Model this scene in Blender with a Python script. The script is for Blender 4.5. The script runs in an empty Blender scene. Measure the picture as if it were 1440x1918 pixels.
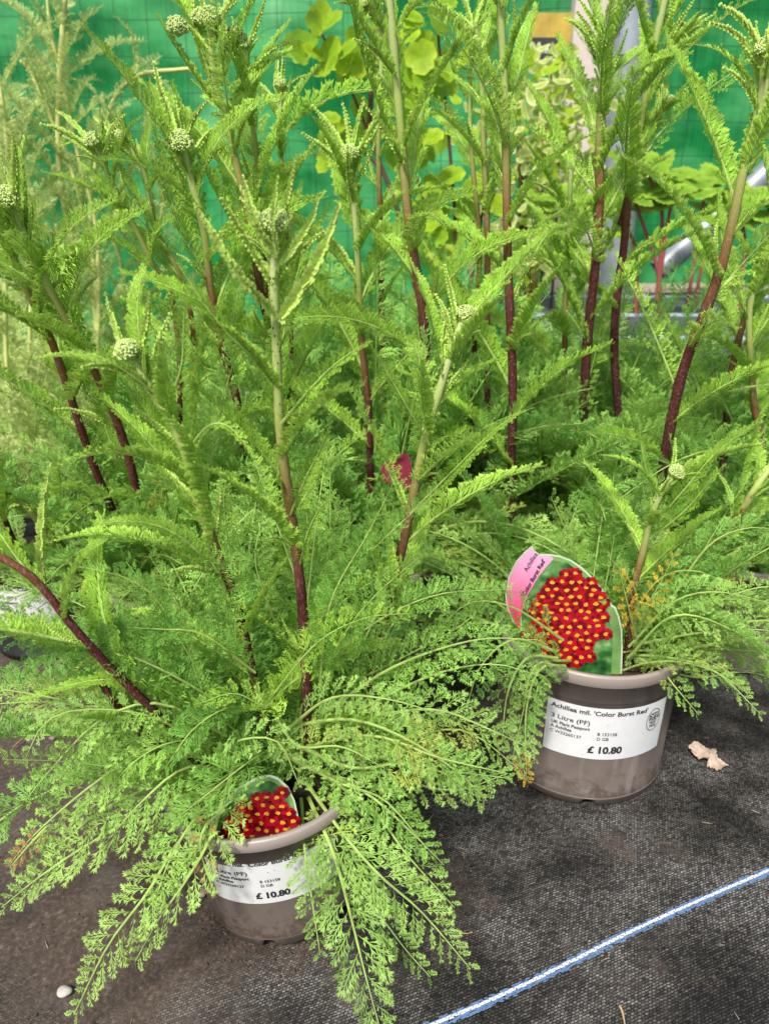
import bpy, math, random
import numpy as np
from mathutils import Matrix, Vector
R = math.radians
C = bpy.context.scene.collection
sc = bpy.context.scene

# ------------------------------------------------------------------ camera
PITCH = 22.0
CAMZ = 0.59
cam_d = bpy.data.cameras.new("camera")
cam = bpy.data.objects.new("camera", cam_d); C.objects.link(cam)
cam.location = (0, 0, CAMZ); cam.rotation_euler = (R(90 - PITCH), 0, 0)
cam_d.sensor_fit = 'HORIZONTAL'; cam_d.sensor_width = 36; cam_d.lens = 35
cam_d.clip_start = 0.02; cam_d.clip_end = 200
cam_d.dof.use_dof = True; cam_d.dof.focus_distance = 0.62; cam_d.dof.aperture_fstop = 11
sc.camera = cam
# ------------------------------------------------------------------ world + sun
SUN_EL, SUN_AZ = 50, 203          # azimuth measured clockwise from +Y
w = bpy.data.worlds.new("World"); sc.world = w; w.use_nodes = True
nt = w.node_tree; bg = nt.nodes['Background']
sky = nt.nodes.new('ShaderNodeTexSky'); sky.sky_type = 'NISHITA'; sky.sun_disc = False
sky.sun_elevation = R(SUN_EL); sky.sun_rotation = R(SUN_AZ); sky.dust_density = 3.0; sky.air_density = 1.0; sky.ozone_density = 0.6
nt.links.new(sky.outputs[0], bg.inputs[0]); bg.inputs[1].default_value = 0.10
sun_d = bpy.data.lights.new("sun", 'SUN'); sun_d.energy = 3.5; sun_d.angle = R(7); sun_d.color = (1, .965, .9)
sun = bpy.data.objects.new("sun", sun_d); C.objects.link(sun)
sd = Vector((math.sin(R(SUN_AZ)) * math.cos(R(SUN_EL)), math.cos(R(SUN_AZ)) * math.cos(R(SUN_EL)), math.sin(R(SUN_EL))))
sun.rotation_euler = sd.to_track_quat('Z', 'Y').to_euler(); sun.location = sd * 10
sc.view_settings.view_transform = 'Standard'; sc.view_settings.look = 'None'
sc.view_settings.exposure = 0.57; sc.view_settings.gamma = 1.0
sc.cycles.max_bounces = 6; sc.cycles.transparent_max_bounces = 8

# ------------------------------------------------------------------ pixel helpers (photo pixels, real distances)
F = 1400.0; CP, SP = math.cos(R(PITCH)), math.sin(R(PITCH))
def P(px, py, D):
    xc = (px - 720) / F; yc = -(py - 959) / F
    d = np.array([xc, CP + yc * SP, -SP + yc * CP]); k = D / d[1]
    return np.array([0, 0, CAMZ]) + d * k
def G(px, py, z=0.0):
    xc = (px - 720) / F; yc = -(py - 959) / F
    d = np.array([xc, CP + yc * SP, -SP + yc * CP]); k = (z - CAMZ) / d[2]
    return np.array([0, 0, CAMZ]) + d * k
def pxw(wpx, D, py):          # metres covered by wpx pixels at horizontal distance D
    yc = -(py - 959) / F
    return wpx / F * D / (CP + yc * SP)

# ------------------------------------------------------------------ materials
def mat(name): 
    m = bpy.data.materials.new(name); m.use_nodes = True
    return m, m.node_tree, m.node_tree.nodes, m.node_tree.links
def noise(nodes, links, scale, detail=4, coord='Object', rough=.6):
    tc = nodes.new('ShaderNodeTexCoord'); n = nodes.new('ShaderNodeTexNoise')
    n.inputs['Scale'].default_value = scale; n.inputs['Detail'].default_value = detail; n.inputs['Roughness'].default_value = rough
    links.new(tc.outputs[coord], n.inputs['Vector']); return n
def ramp(nodes, stops):
    r = nodes.new('ShaderNodeValToRGB'); e = r.color_ramp.elements
    while len(e) < len(stops): e.new(.5)
    for i, (p, c) in enumerate(stops):
        e[i].position = p; e[i].color = (*c, 1)
    return r
def mixc(nodes, links, a, b, fac, mode='MIX'):
    m = nodes.new('ShaderNodeMix'); m.data_type = 'RGBA'; m.blend_type = mode
    for s, v in ((m.inputs[6], a), (m.inputs[7], b)):
        if isinstance(v, tuple): s.default_value = (*v, 1)
        else: links.new(v, s)
    if isinstance(fac, (int, float)): m.inputs[0].default_value = fac
    else: links.new(fac, m.inputs[0])
    return m.outputs[2]
def simple(name, col, rough=.6, var=.15, scale=40, bump=0, spec=.4):
    m, t, N, L = mat(name); b = N['Principled BSDF']
    n = noise(N, L, scale)
    c2 = tuple(x * (1 - var) for x in col); c3 = tuple(min(1, x * (1 + var)) for x in col)
    r = ramp(N, [(.3, c2), (.7, c3)]); L.new(n.outputs[0], r.inputs[0]); L.new(r.outputs[0], b.inputs['Base Color'])
    b.inputs['Roughness'].default_value = rough; b.inputs['Specular IOR Level'].default_value = spec
    if bump:
        bp = N.new('ShaderNodeBump'); bp.inputs['Strength'].default_value = bump; bp.inputs['Distance'].default_value = .002
        L.new(n.outputs[0], bp.inputs['Height']); L.new(bp.outputs[0], b.inputs['Normal'])
    return m
def leafmat(name, base, tip, alt, trans=.35, rough=.5, sheen=0.0, altamt=.5, aged=0.0):
    m, t, N, L = mat(name)
    for n in list(N):
        if n.type != 'OUTPUT_MATERIAL': N.remove(n)
    out = [n for n in N if n.type == 'OUTPUT_MATERIAL'][0]
    at = N.new('ShaderNodeAttribute'); at.attribute_name = 'tip'
    oi = N.new('ShaderNodeObjectInfo')
    r = ramp(N, [(.0, base), (1, tip)]); L.new(at.outputs['Fac'], r.inputs[0])
    mm = N.new('ShaderNodeMath'); mm.operation = 'MULTIPLY'; mm.inputs[1].default_value = altamt
    L.new(oi.outputs['Random'], mm.inputs[0])
    c = mixc(N, L, r.outputs[0], alt, mm.outputs[0])
    n = noise(N, L, 60, 3); rr = ramp(N, [(.3, (.72, .72, .72)), (.7, (1.2, 1.2, 1.2))]); L.new(n.outputs[0], rr.inputs[0])
    c = mixc(N, L, c, rr.outputs[0], 1.0, 'MULTIPLY')
    if aged:
        na = noise(N, L, 14, 2); ra = ramp(N, [(.58, (0, 0, 0)), (.74, (aged, aged, aged))]); L.new(na.outputs[0], ra.inputs[0]); c = mixc(N, L, c, (.62, .52, .10), ra.outputs[0])
    p = N.new('ShaderNodeBsdfPrincipled'); L.new(c, p.inputs['Base Color']); p.inputs['Roughness'].default_value = rough
    p.inputs['Specular IOR Level'].default_value = .18
    if sheen: p.inputs['Sheen Weight'].default_value = sheen; p.inputs['Sheen Roughness'].default_value = .5
    tr = N.new('ShaderNodeBsdfTranslucent'); c2 = mixc(N, L, c, (1.0, 1.0, .35), .25); L.new(c2, tr.inputs['Color'])
    mx = N.new('ShaderNodeMixShader'); mx.inputs[0].default_value = trans
    L.new(p.outputs[0], mx.inputs[1]); L.new(tr.outputs[0], mx.inputs[2]); L.new(mx.outputs[0], out.inputs[0])
    return m

M = {}
M['basal'] = leafmat('basal_leaf_green', (.16, .38, .035), (.52, .78, .19), (.11, .36, .07), trans=.4, altamt=.7)
M['lower'] = leafmat('lower_leaf_green', (.22, .42, .05), (.50, .72, .21), (.28, .52, .13), trans=.4, aged=.7)
M['stemleaf'] = leafmat('stem_leaf_green', (.15, .38, .012), (.66, .88, .18), (.30, .58, .05), altamt=.4, trans=.4)
M['young'] = leafmat('young_leaf_green', (.28, .50, .03), (.70, .86, .24), (.36, .58, .08), sheen=.12, altamt=.4)
M['rib'] = leafmat('leaf_rib_pale', (.46, .60, .18), (.42, .62, .18), (.44, .56, .16))
M['yellow'] = leafmat('yellowed_leaf', (.80, .50, .03), (.95, .72, .10), (.85, .50, .03))
M['dry'] = leafmat('dry_leaf', (.30, .13, .05), (.62, .36, .14), (.30, .10, .06), trans=.15)
M['pale'] = leafmat('pale_sage_leaf', (.42, .58, .14), (.72, .82, .36), (.48, .58, .22))
M['gold'] = leafmat('golden_leaf', (.32, .50, .02), (.50, .66, .04), (.18, .40, .03), trans=.5, altamt=.7)
M['varieg'] = leafmat('variegated_leaf', (.35, .46, .08), (.80, .82, .42), (.62, .66, .25), trans=.4)
M['serrate'] = leafmat('serrated_leaf', (.16, .36, .03), (.36, .54, .07), (.26, .44, .04), trans=.4)
def stemmat():
    m, t, N, L = mat('wine_to_green_stem'); b = N['Principled BSDF']
    at = N.new('ShaderNodeAttribute'); at.attribute_name = 'tip'
    r = ramp(N, [(0, (.045, .010, .012)), (.50, (.095, .018, .020)), (.66, (.20, .10, .04)), (.82, (.34, .42, .11)), (1, (.44, .52, .22))])
    L.new(at.outputs['Fac'], r.inputs[0])
    tc = N.new('ShaderNodeTexCoord'); mp = N.new('ShaderNodeMapping'); mp.inputs['Scale'].default_value = (900, 900, 240)
    n = N.new('ShaderNodeTexNoise'); n.inputs['Scale'].default_value = 1; n.inputs['Detail'].default_value = 4
    L.new(tc.outputs['Object'], mp.inputs[0]); L.new(mp.outputs[0], n.inputs['Vector'])
    rr = ramp(N, [(.52, (0, 0, 0)), (.68, (.22, .22, .22))]); L.new(n.outputs[0], rr.inputs[0])
    c = mixc(N, L, r.outputs[0], (.55, .45, .35), rr.outputs[0])
    L.new(c, b.inputs['Base Color']); b.inputs['Roughness'].default_value = .7
    b.inputs['Specular IOR Level'].default_value = .2
    bp = N.new('ShaderNodeBump'); bp.inputs['Strength'].default_value = .5; bp.inputs['Distance'].default_value = .0006
    L.new(n.outputs[0], bp.inputs['Height']); L.new(bp.outputs[0], b.inputs['Normal'])
    return m
M['stem'] = stemmat()
M['palestem'] = simple('pale_green_stem', (.48, .52, .18), .6)
M['redstem'] = simple('red_fuzzy_stem', (.24, .06, .05), .6)
M['twigdark'] = simple('dark_twig', (.09, .04, .03), .7)
M['bud'] = leafmat('bud_cream_green', (.36, .50, .12), (.60, .72, .28), (.46, .60, .18), trans=.15, altamt=.3)
M['hair'] = simple('woolly_white_hair', (.75, .78, .68), .8)
M['soil'] = simple('peaty_soil', (.035, .022, .014), .95, .6, 180, .9)
M['paper'] = simple('white_label_paper', (.62, .63, .64), .55, .04, 60)
M['ink'] = simple('black_ink', (.02, .02, .022), .5, .05)
M['blackplastic'] = simple('black_plastic', (.015, .016, .018), .4, .3, 30)
def potmat():
    m, t, N, L = mat('taupe_pot_plastic'); b = N['Principled BSDF']
    n = noise(N, L, 22, 5); r = ramp(N, [(.3, (.100, .080, .070)), (.7, (.145, .117, .103))]); L.new(n.outputs[0], r.inputs[0])
    n2 = noise(N, L, 420, 3); r2 = ramp(N, [(.70, (0, 0, 0)), (.76, (.5, .5, .5))]); L.new(n2.outputs[0], r2.inputs[0])
    c = mixc(N, L, r.outputs[0], (.07, .045, .03), r2.outputs[0])
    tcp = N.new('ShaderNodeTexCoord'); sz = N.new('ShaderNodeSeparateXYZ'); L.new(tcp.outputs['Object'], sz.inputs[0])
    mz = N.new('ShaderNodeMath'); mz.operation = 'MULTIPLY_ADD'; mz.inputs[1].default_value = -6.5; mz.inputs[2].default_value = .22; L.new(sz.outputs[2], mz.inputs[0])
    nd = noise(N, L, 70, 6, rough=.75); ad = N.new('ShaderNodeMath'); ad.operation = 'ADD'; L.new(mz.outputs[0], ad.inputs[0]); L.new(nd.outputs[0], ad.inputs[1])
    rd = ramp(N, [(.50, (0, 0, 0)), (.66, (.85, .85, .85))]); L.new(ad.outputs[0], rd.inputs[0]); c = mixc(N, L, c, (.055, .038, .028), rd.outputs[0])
    mps = N.new('ShaderNodeMapping'); mps.inputs['Scale'].default_value = (60, 60, 9); L.new(tcp.outputs['Object'], mps.inputs[0]); ns = N.new('ShaderNodeTexNoise'); ns.inputs['Scale'].default_value = 1; ns.inputs['Detail'].default_value = 5; L.new(mps.outputs[0], ns.inputs['Vector'])
    rs_ = ramp(N, [(.56, (0, 0, 0)), (.74, (.35, .35, .35))]); L.new(ns.outputs[0], rs_.inputs[0]); c = mixc(N, L, c, (.28, .25, .23), rs_.outputs[0])
    geo = N.new('ShaderNodeNewGeometry'); pr = ramp(N, [(.505, (0, 0, 0)), (.56, (.75, .75, .75))]); L.new(geo.outputs['Pointiness'], pr.inputs[0])
    c = mixc(N, L, c, (.34, .29, .26), pr.outputs[0])
    L.new(c, b.inputs['Base Color']); b.inputs['Roughness'].default_value = .42
    bp = N.new('ShaderNodeBump'); bp.inputs['Strength'].default_value = .08; bp.inputs['Distance'].default_value = .001
    L.new(n2.outputs[0], bp.inputs['Height']); L.new(bp.outputs[0], b.inputs['Normal'])
    return m
M['pot'] = potmat()

# ------------------------------------------------------------------ mesh helpers
class Acc:
    def __init__(s): s.v = []; s.q = []; s.t = []; s.qm = []; s.tm = []; s.tip = []; s.n = 0
    def add(s, v, quads=None, tris=None, m=0, tip=0.0):
        v = np.asarray(v, float).reshape(-1, 3); k = len(v)
        if quads is not None and len(quads):
            q = np.asarray(quads, int).reshape(-1, 4); s.q.append(q + s.n); s.qm.append(np.full(len(q), m))
        if tris is not None and len(tris):
            q = np.asarray(tris, int).reshape(-1, 3); s.t.append(q + s.n); s.tm.append(np.full(len(q), m))
        s.v.append(v); s.tip.append(np.broadcast_to(np.asarray(tip, float), (k,)).copy()); s.n += k
    def arrays(s):
        return (np.concatenate(s.v), np.concatenate(s.q) if s.q else np.zeros((0, 4), int),
                np.concatenate(s.t) if s.t else np.zeros((0, 3), int),
                np.concatenate(s.qm) if s.qm else np.zeros(0, int), np.concatenate(s.tm) if s.tm else np.zeros(0, int), np.concatenate(s.tip))
    def mesh(s, name, mats, smooth=True, offset=None):
        v, q, t, qm, tm, tip = s.arrays()
        if offset is not None: v = v - np.asarray(offset)
        me = bpy.data.meshes.new(name); nq, ntr = len(q), len(t)
        me.vertices.add(len(v)); me.vertices.foreach_set('co', v.astype(np.float32).ravel())
        me.loops.add(nq * 4 + ntr * 3); me.loops.foreach_set('vertex_index', np.concatenate([q.ravel(), t.ravel()]).astype(np.int32))
        me.polygons.add(nq + ntr)
        st = np.concatenate([np.arange(nq) * 4, nq * 4 + np.arange(ntr) * 3]).astype(np.int32)
        me.polygons.foreach_set('loop_start', st)
        me.polygons.foreach_set('material_index', np.concatenate([qm, tm]).astype(np.int32))
        me.polygons.foreach_set('use_smooth', np.full(nq + ntr, smooth))
        for m in mats: me.materials.append(m)
        a = me.attributes.new('tip', 'FLOAT', 'POINT'); a.data.foreach_set('value', tip.astype(np.float32))
        me.update(calc_edges=True)
        return me
def obj(name, me, parent=None, loc=(0, 0, 0)):
    o = bpy.data.objects.new(name, me); C.objects.link(o)
    if parent is not None: o.parent = parent
    o.location = loc; return o
def tag(o, label, cat, group=None):
    o['label'] = label; o['category'] = cat
    if group: o['group'] = group
    return o
def thing(name, label, cat, loc, group=None):
    o = bpy.data.objects.new(name, None); C.objects.link(o); o.location = loc; o.empty_display_size = .05
    return tag(o, label, cat, group)
def unit(v): v = np.asarray(v, float); return v / (np.linalg.norm(v) + 1e-12)
def spline(pts, n=28):
    """catmull-rom through pts, resampled by arc length"""
    p = np.asarray(pts, float)
    if len(p) == 2: p = np.array([p[0], (p[0] + p[1]) / 2, p[1]])
    a = np.vstack([2 * p[0] - p[1], p, 2 * p[-1] - p[-2]]); out = []
    for i in range(len(p) - 1):
        for t in np.linspace(0, 1, 12, endpoint=False):
            p0, p1, p2, p3 = a[i:i + 4]
            out.append(.5 * (2 * p1 + (p2 - p0) * t + (2 * p0 - 5 * p1 + 4 * p2 - p3) * t * t + (3 * p1 - p0 - 3 * p2 + p3) * t ** 3))
    out.append(p[-1]); out = np.array(out)
    d = np.concatenate([[0], np.cumsum(np.linalg.norm(np.diff(out, axis=0), axis=1))])
    s = np.linspace(0, d[-1], n)
    return np.stack([np.interp(s, d, out[:, k]) for k in range(3)], 1), d[-1]
def tube(acc, pts, rad, sides=8, m=0, tip=None, ridge=0.0, cap=True):
    pts = np.asarray(pts, float); n = len(pts); rad = np.broadcast_to(rad, (n,))
    T = np.gradient(pts, axis=0); T /= np.linalg.norm(T, axis=1)[:, None] + 1e-12
    ref = np.array([0.13, 1, .21]); 
    if abs(unit(T.mean(0)) @ unit(ref)) > .9: ref = np.array([1, .1, .3])
    A = np.cross(T, ref); A /= np.linalg.norm(A, axis=1)[:, None]; B = np.cross(T, A)
    th = np.linspace(0, 2 * np.pi, sides, endpoint=False)
    rr = rad[:, None] * (1 + ridge * np.cos(th * (sides // 2)))[None]
    v = pts[:, None] + rr[..., None] * (np.cos(th)[None, :, None] * A[:, None] + np.sin(th)[None, :, None] * B[:, None])
    i = np.arange(n - 1)[:, None] * sides; j = np.arange(sides)[None]; j2 = (j + 1) % sides
    q = np.stack([i + j, i + j2, i + sides + j2, i + sides + j], -1).reshape(-1, 4)
    tp = 0 if tip is None else np.repeat(np.broadcast_to(tip, (n,)), sides)
    acc.add(v.reshape(-1, 3), q, None, m, tp)
    if cap:
        acc.add(np.vstack([v[-1], pts[-1:] ]), None, [(k, (k + 1) % sides, sides) for k in range(sides)], m, 0 if tip is None else np.broadcast_to(tip, (n,))[-1])

# ------------------------------------------------------------------ leaves
def kite(V, Q, TP, base, ang, ln, wd, c=0.0, t0=.2, t1=1.0, z0=0.0):
    d = np.array([math.cos(ang), math.sin(ang), 0]); p = np.array([-d[1], d[0], 0]); k = len(V)
    b = np.array([base[0], base[1], z0])
    V += [b - p * wd * .3, b + d * ln * .5 - p * wd * .5 + [0, 0, c * .5], b + d * ln + [0, 0, c], b + d * ln * .5 + p * wd * .5 + [0, 0, c * .5]]
    Q.append((k, k + 1, k + 2, k + 3)); TP += [t0, (t0 + t1) / 2, t1, (t0 + t1) / 2]
def pinna(kind, rg):
    V, Q, TP = [], [], []
    if kind == 'open':                      # clearly separate forked teeth
        kite(V, Q, TP, (0, 0), 0, 1.0, .055, 0, 0, .6)
        for k, a in enumerate((.20, .36, .51, .65, .78, .90)):
            for sg in (-1, 1):
                a2 = a + sg * .02 + rg.uniform(-.02, .02); an = sg * R(rg.uniform(26, 38)); ln = (.38 if k else .26) * (1 - .55 * abs(a - .4) / .6) * rg.uniform(.85, 1.15)
                c = rg.uniform(-.06, .14)
                kite(V, Q, TP, (a2, 0), an, ln, .040, c)
                if ln > .20:
                    for s2 in (-1, 1):
                        bb = (a2 + math.cos(an) * ln * .42, math.sin(an) * ln * .42)
                        kite(V, Q, TP, bb, an + s2 * R(25), ln * .55, .034, c * .8, .4, 1, c * .4)
        for s2 in (-1, 0, 1): kite(V, Q, TP, (.9, 0), s2 * R(28), .2, .055, .03, .5, 1)
    elif kind == 'feather':                 # dense, fine and fluffy
        kite(V, Q, TP, (0, 0), 0, 1.0, .06, 0, 0, .5)
        for k, a in enumerate((.14, .26, .38, .50, .62, .74, .86)):
            for sg in (-1, 1):
                a2 = a + sg * .02; an = sg * R(rg.uniform(35, 60)); ln = .36 * (1 - .5 * a) * rg.uniform(.8, 1.2); c = rg.uniform(-.05, .25)
                kite(V, Q, TP, (a2, 0), an, ln, .055, c)
                bb = (a2 + math.cos(an) * ln * .4, math.sin(an) * ln * .4)
                kite(V, Q, TP, bb, an - sg * R(38), ln * .6, .048, c, .4, 1, c * .4)
        for s2 in (-1, 1): kite(V, Q, TP, (.88, 0), s2 * R(22), .16, .07, .04, .5, 1)
    elif kind == 'dense':                   # overlapping toothed lobes of the stem leaves
        kite(V, Q, TP, (0, 0), 0, .98, .10, .05, 0, .45)
        for k, a in enumerate((.10, .28, .46, .64, .80)):
            for sg in (-1, 1):
                an = sg * R(rg.uniform(26, 40)); ln = .42 * (1 - .35 * a) * rg.uniform(.85, 1.15); c = rg.uniform(.04, .22)
                kite(V, Q, TP, (a, 0), an, ln, .10, c, .0, 1)
        for s2 in (-1, 0, 1): kite(V, Q, TP, (.82, 0), s2 * R(24), .26, .13, .08, .5, 1)
    elif kind == 'lobe':                    # crinkled tight lobes of young leaves: a little blistered pad
        n = 7
        V += [np.array([0, 0, 0.0])]; TP += [0]
        ring1, ring2 = [], []
        for i in range(n):
            f = i / (n - 1) * 2 - 1; an = f * R(80)
            rr = 1.0 * math.cos(an * .55) * (1.0 if i % 2 == 0 else .82)
            ring1.append(len(V)); V.append(np.array([rr * .5 * math.cos(an * .7), rr * .32 * math.sin(an), .22])); TP.append(.45)
        for i in range(n):
            f = i / (n - 1) * 2 - 1; an = f * R(80); rr = math.cos(an * .55) * (1.0 if i % 2 == 0 else .84)
            ring2.append(len(V)); V.append(np.array([rr * math.cos(an * .7), rr * .42 * math.sin(an), .06 + rg.uniform(-.05, .08)])); TP.append(1)
        for i in range(n - 1):
            Q.append((0, ring1[i], ring1[i + 1], 0)); Q.append((ring1[i], ring2[i], ring2[i + 1], ring1[i + 1]))
    V = np.array(V); Qs = [q for q in Q if len(set(q)) == 4]; Ts = [q[:3] for q in Q if len(set(q)) == 3]
    return V, np.array(Qs, int).reshape(-1, 4), np.array(Ts, int).reshape(-1, 3), np.array(TP, float)
_rg0 = random.Random(5)
PIN = {k: [pinna(k, _rg0) for _ in range(6)] for k in ('open', 'feather', 'dense', 'lobe')}
STY = {  # kind: pinna, pairs per metre, ang base, ang tip, fold, lift jitter, roll, profile
    'open':    dict(pin='open', dens=102, a0=70, a1=34, fold=14, lj=22, roll=28, pet=.10, rib=.0014),
    'feather': dict(pin='feather', dens=190, a0=74, a1=50, fold=20, lj=26, roll=35, pet=.04, rib=.0010),
    'dense':   dict(pin='dense', dens=240, a0=54, a1=26, fold=20, lj=13, roll=14, pet=.01, rib=.0012),
    'lobe':    dict(pin='lobe', dens=330, a0=50, a1=28, fold=48, lj=10, roll=10, pet=.0, rib=.0013),
}
def leaf_geo(acc, pts, W, kind, rg, hint=(0, -.55, .83), twist=0.0, m0=0, m1=1):
    st = STY[kind]; cv, L = spline(pts, 28); n = len(cv)
    T = np.gradient(cv, axis=0); T /= np.linalg.norm(T, axis=1)[:, None]
    h = unit(hint); N = h[None] - (T @ h)[:, None] * T; bad = np.linalg.norm(N, axis=1) < .15
    if bad.any():
        h2 = unit(np.array(hint) + [.5, .3, .2]); N2 = h2[None] - (T @ h2)[:, None] * T; N[bad] = N2[bad]
    N /= np.linalg.norm(N, axis=1)[:, None]; S = np.cross(T, N)
    if twist:
        a = np.linspace(0, twist, n)[:, None]; N, S = N * np.cos(a) + S * np.sin(a), S * np.cos(a) - N * np.sin(a)
    ss = np.linspace(0, 1, n)
    def ev(arr, s): return np.stack([np.interp(s, ss, arr[:, k]) for k in range(3)], 1)
    def warp(l):                   # l: (K,3) along metres, lateral, normal
        s = l[:, 0] / L; sc_ = np.clip(s, 0, 1); ex = (s - sc_) * L
        return ev(cv, sc_) + ex[:, None] * ev(T, sc_) + l[:, 1:2] * ev(S, sc_) + l[:, 2:3] * ev(N, sc_)
    npair = max(7, int(L * (1 - st['pet']) * st['dens']))
    for i in range(npair):
        u = (i + .5) / npair
        pr = (math.sin(math.pi * min(1, (.10 + .88 * u)) ** .80)) ** .55 if kind in ('open', 'feather') else (math.sin(math.pi * (.14 + .83 * u) ** .85)) ** .6
        pr = max(pr, .16 + .30 * u)
        for sg in (-1, 1):
            V, Q, Tr, TP = PIN[st['pin']][rg.randrange(6)]
            ln = W * pr * rg.uniform(.88, 1.12)
            a = R(st['a0'] + (st['a1'] - st['a0']) * u + rg.uniform(-5, 5)); ph = R(st['fold'] + rg.uniform(-st['lj'], st['lj'])); ro = R(rg.uniform(-st['roll'], st['roll']) + {'open': 0, 'feather': 12, 'dense': 14, 'lobe': 20}[kind]) * 1
            u0 = (st['pet'] + (1 - st['pet']) * u) * L + sg * .0006
            sx = np.array([0, sg * math.cos(ph), math.sin(ph)]); cz = np.array([0, -sg * math.sin(ph), math.cos(ph)]); ax = np.array([1., 0, 0])
            d = math.cos(a) * ax + math.sin(a) * sx; b = (-math.sin(a) * ax + math.cos(a) * sx) * sg
            b, c = b * math.cos(ro) + cz * math.sin(ro), cz * math.cos(ro) - b * math.sin(ro)
            wid = 1.0 if kind in ('open', 'feather') else (2.0 if kind == 'lobe' else 1.0)
            bend = -.08 if kind == 'open' else .12
            l = V[:, 0:1] * ln * d + V[:, 1:2] * ln * wid * b + (V[:, 2:3] + bend * V[:, 0:1] ** 2) * ln * c
            l[:, 0] += u0
            acc.add(warp(l), Q, Tr, m0, TP)
    # rib
    k = 16; s = np.linspace(0, 1, k); r = st['rib'] * (1.15 - .95 * s) * (.6 + .4 * min(1.5, W / .02))
    tube(acc, warp(np.stack([s * L, 0 * s, r * 1.3 + .0005], 1)), r, 6, m1, s)
def make_leaf(name, pts, W, kind, blade, rg, parent, porigin, hint=(0, -.55, .83), twist=0, rib='rib'):
    acc = Acc(); pts = np.asarray(pts, float); leaf_geo(acc, pts, W, kind, rg, hint, twist)
    me = acc.mesh(name, [M[blade], M[rib]], False, pts[0]); return obj(name, me, parent, pts[0] - np.asarray(porigin))
# archetypes with shared mesh data; local frame: starts at origin heading +X, normal +Z
def arc_pts(L, droop, side=0, n=6):
    p = [np.zeros(3)]; e = 0.0; a = 0.0
    for i in range(n): 
        e -= droop / n * (0.5 + i / n); a += side / n
        p.append(p[-1] + L / n * np.array([math.cos(e) * math.cos(a), math.cos(e) * math.sin(a), math.sin(e)]))
    return p
ARCH = {}
def arch(key, L, W, kind, blade, droops, cnt, seed):
    rg = random.Random(seed); out = []
    for i in range(cnt):
        acc = Acc(); leaf_geo(acc, arc_pts(L, droops[i % len(droops)], rg.uniform(-.5, .5)), W * rg.uniform(.9, 1.1), kind, rg, (0, 0, 1), rg.uniform(-.5, .5))
        out.append(acc.mesh('leaf_' + key, [M[blade], M['rib']], False))
    ARCH[key] = out
arch('feather', .20, .0185, 'feather', 'basal', (1.5, .8, 2.2, .3), 8, 1)
arch('open', .20, .027, 'open', 'lower', (1.2, .6, 1.8), 6, 2)
arch('dense', .125, .0150, 'dense', 'stemleaf', (.5, .1, .9, -.3, .7, 1.2), 12, 3)
arch('fstem', .12, .0140, 'feather', 'stemleaf', (.8, .3, 1.3), 5, 7)
arch('lobe', .06, .0060, 'lobe', 'young', (-.5, -.2, .3, .7), 8, 4)
arch('palef', .13, .015, 'feather', 'pale', (.6, 1.2, -.2), 4, 6)
def orient(o, d, up, scale):
    d = unit(d); n = unit(np.asarray(up) - (np.asarray(up) @ d) * d); s = np.cross(n, d)
    m = Matrix(((d[0], s[0], n[0]), (d[1], s[1], n[1]), (d[2], s[2], n[2])))
    o.rotation_euler = m.to_euler(); o.scale = (scale,) * 3

# ------------------------------------------------------------------ flower buds
def ico():
    p = (1 + 5 ** .5) / 2
    v = np.array([(-1, p, 0), (1, p, 0), (-1, -p, 0), (1, -p, 0), (0, -1, p), (0, 1, p), (0, -1, -p), (0, 1, -p), (p, 0, -1), (p, 0, 1), (-p, 0, -1), (-p, 0, 1)], float)
    f = [(0, 11, 5), (0, 5, 1), (0, 1, 7), (0, 7, 10), (0, 10, 11), (1, 5, 9), (5, 11, 4), (11, 10, 2), (10, 7, 6), (7, 1, 8), (3, 9, 4), (3, 4, 2), (3, 2, 6), (3, 6, 8), (3, 8, 9), (4, 9, 5), (2, 4, 11), (6, 2, 10), (8, 6, 7), (9, 8, 1)]
    return v / np.linalg.norm(v[0]), f
ICO = ico()
def bud_mesh(Rd, n, seed):
    rg = random.Random(seed); acc = Acc(); v, f = ICO
    acc.add(v * [Rd * .86, Rd * .86, Rd * .9], None, f, 0, .55)
    for i in range(n):
        t = (i + rg.uniform(-.3, .3)) / n; t = max(0, t); el = math.asin(1 - 1.35 * t); az = i * 2.39996 + rg.uniform(-.12, .12)
        d = np.array([math.cos(el) * math.cos(az), math.cos(el) * math.sin(az), math.sin(el)])
        r = Rd * rg.uniform(.085, .14); lump = 1 + .10 * math.sin(az * 3 + seed) * math.cos(el * 4); c = d * Rd * rg.uniform(.84, 1.0) * lump * np.array([1, 1, .95])
        acc.add(v * r + c, None, f, 0, np.clip(.5 + .5 * v[:, 2] * .5 + rg.uniform(0, .35), 0, 1))
    return acc.mesh('flower_bud', [M['bud']], True)
BUDS = [bud_mesh(.0105, 280, s) for s in range(4)]

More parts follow.
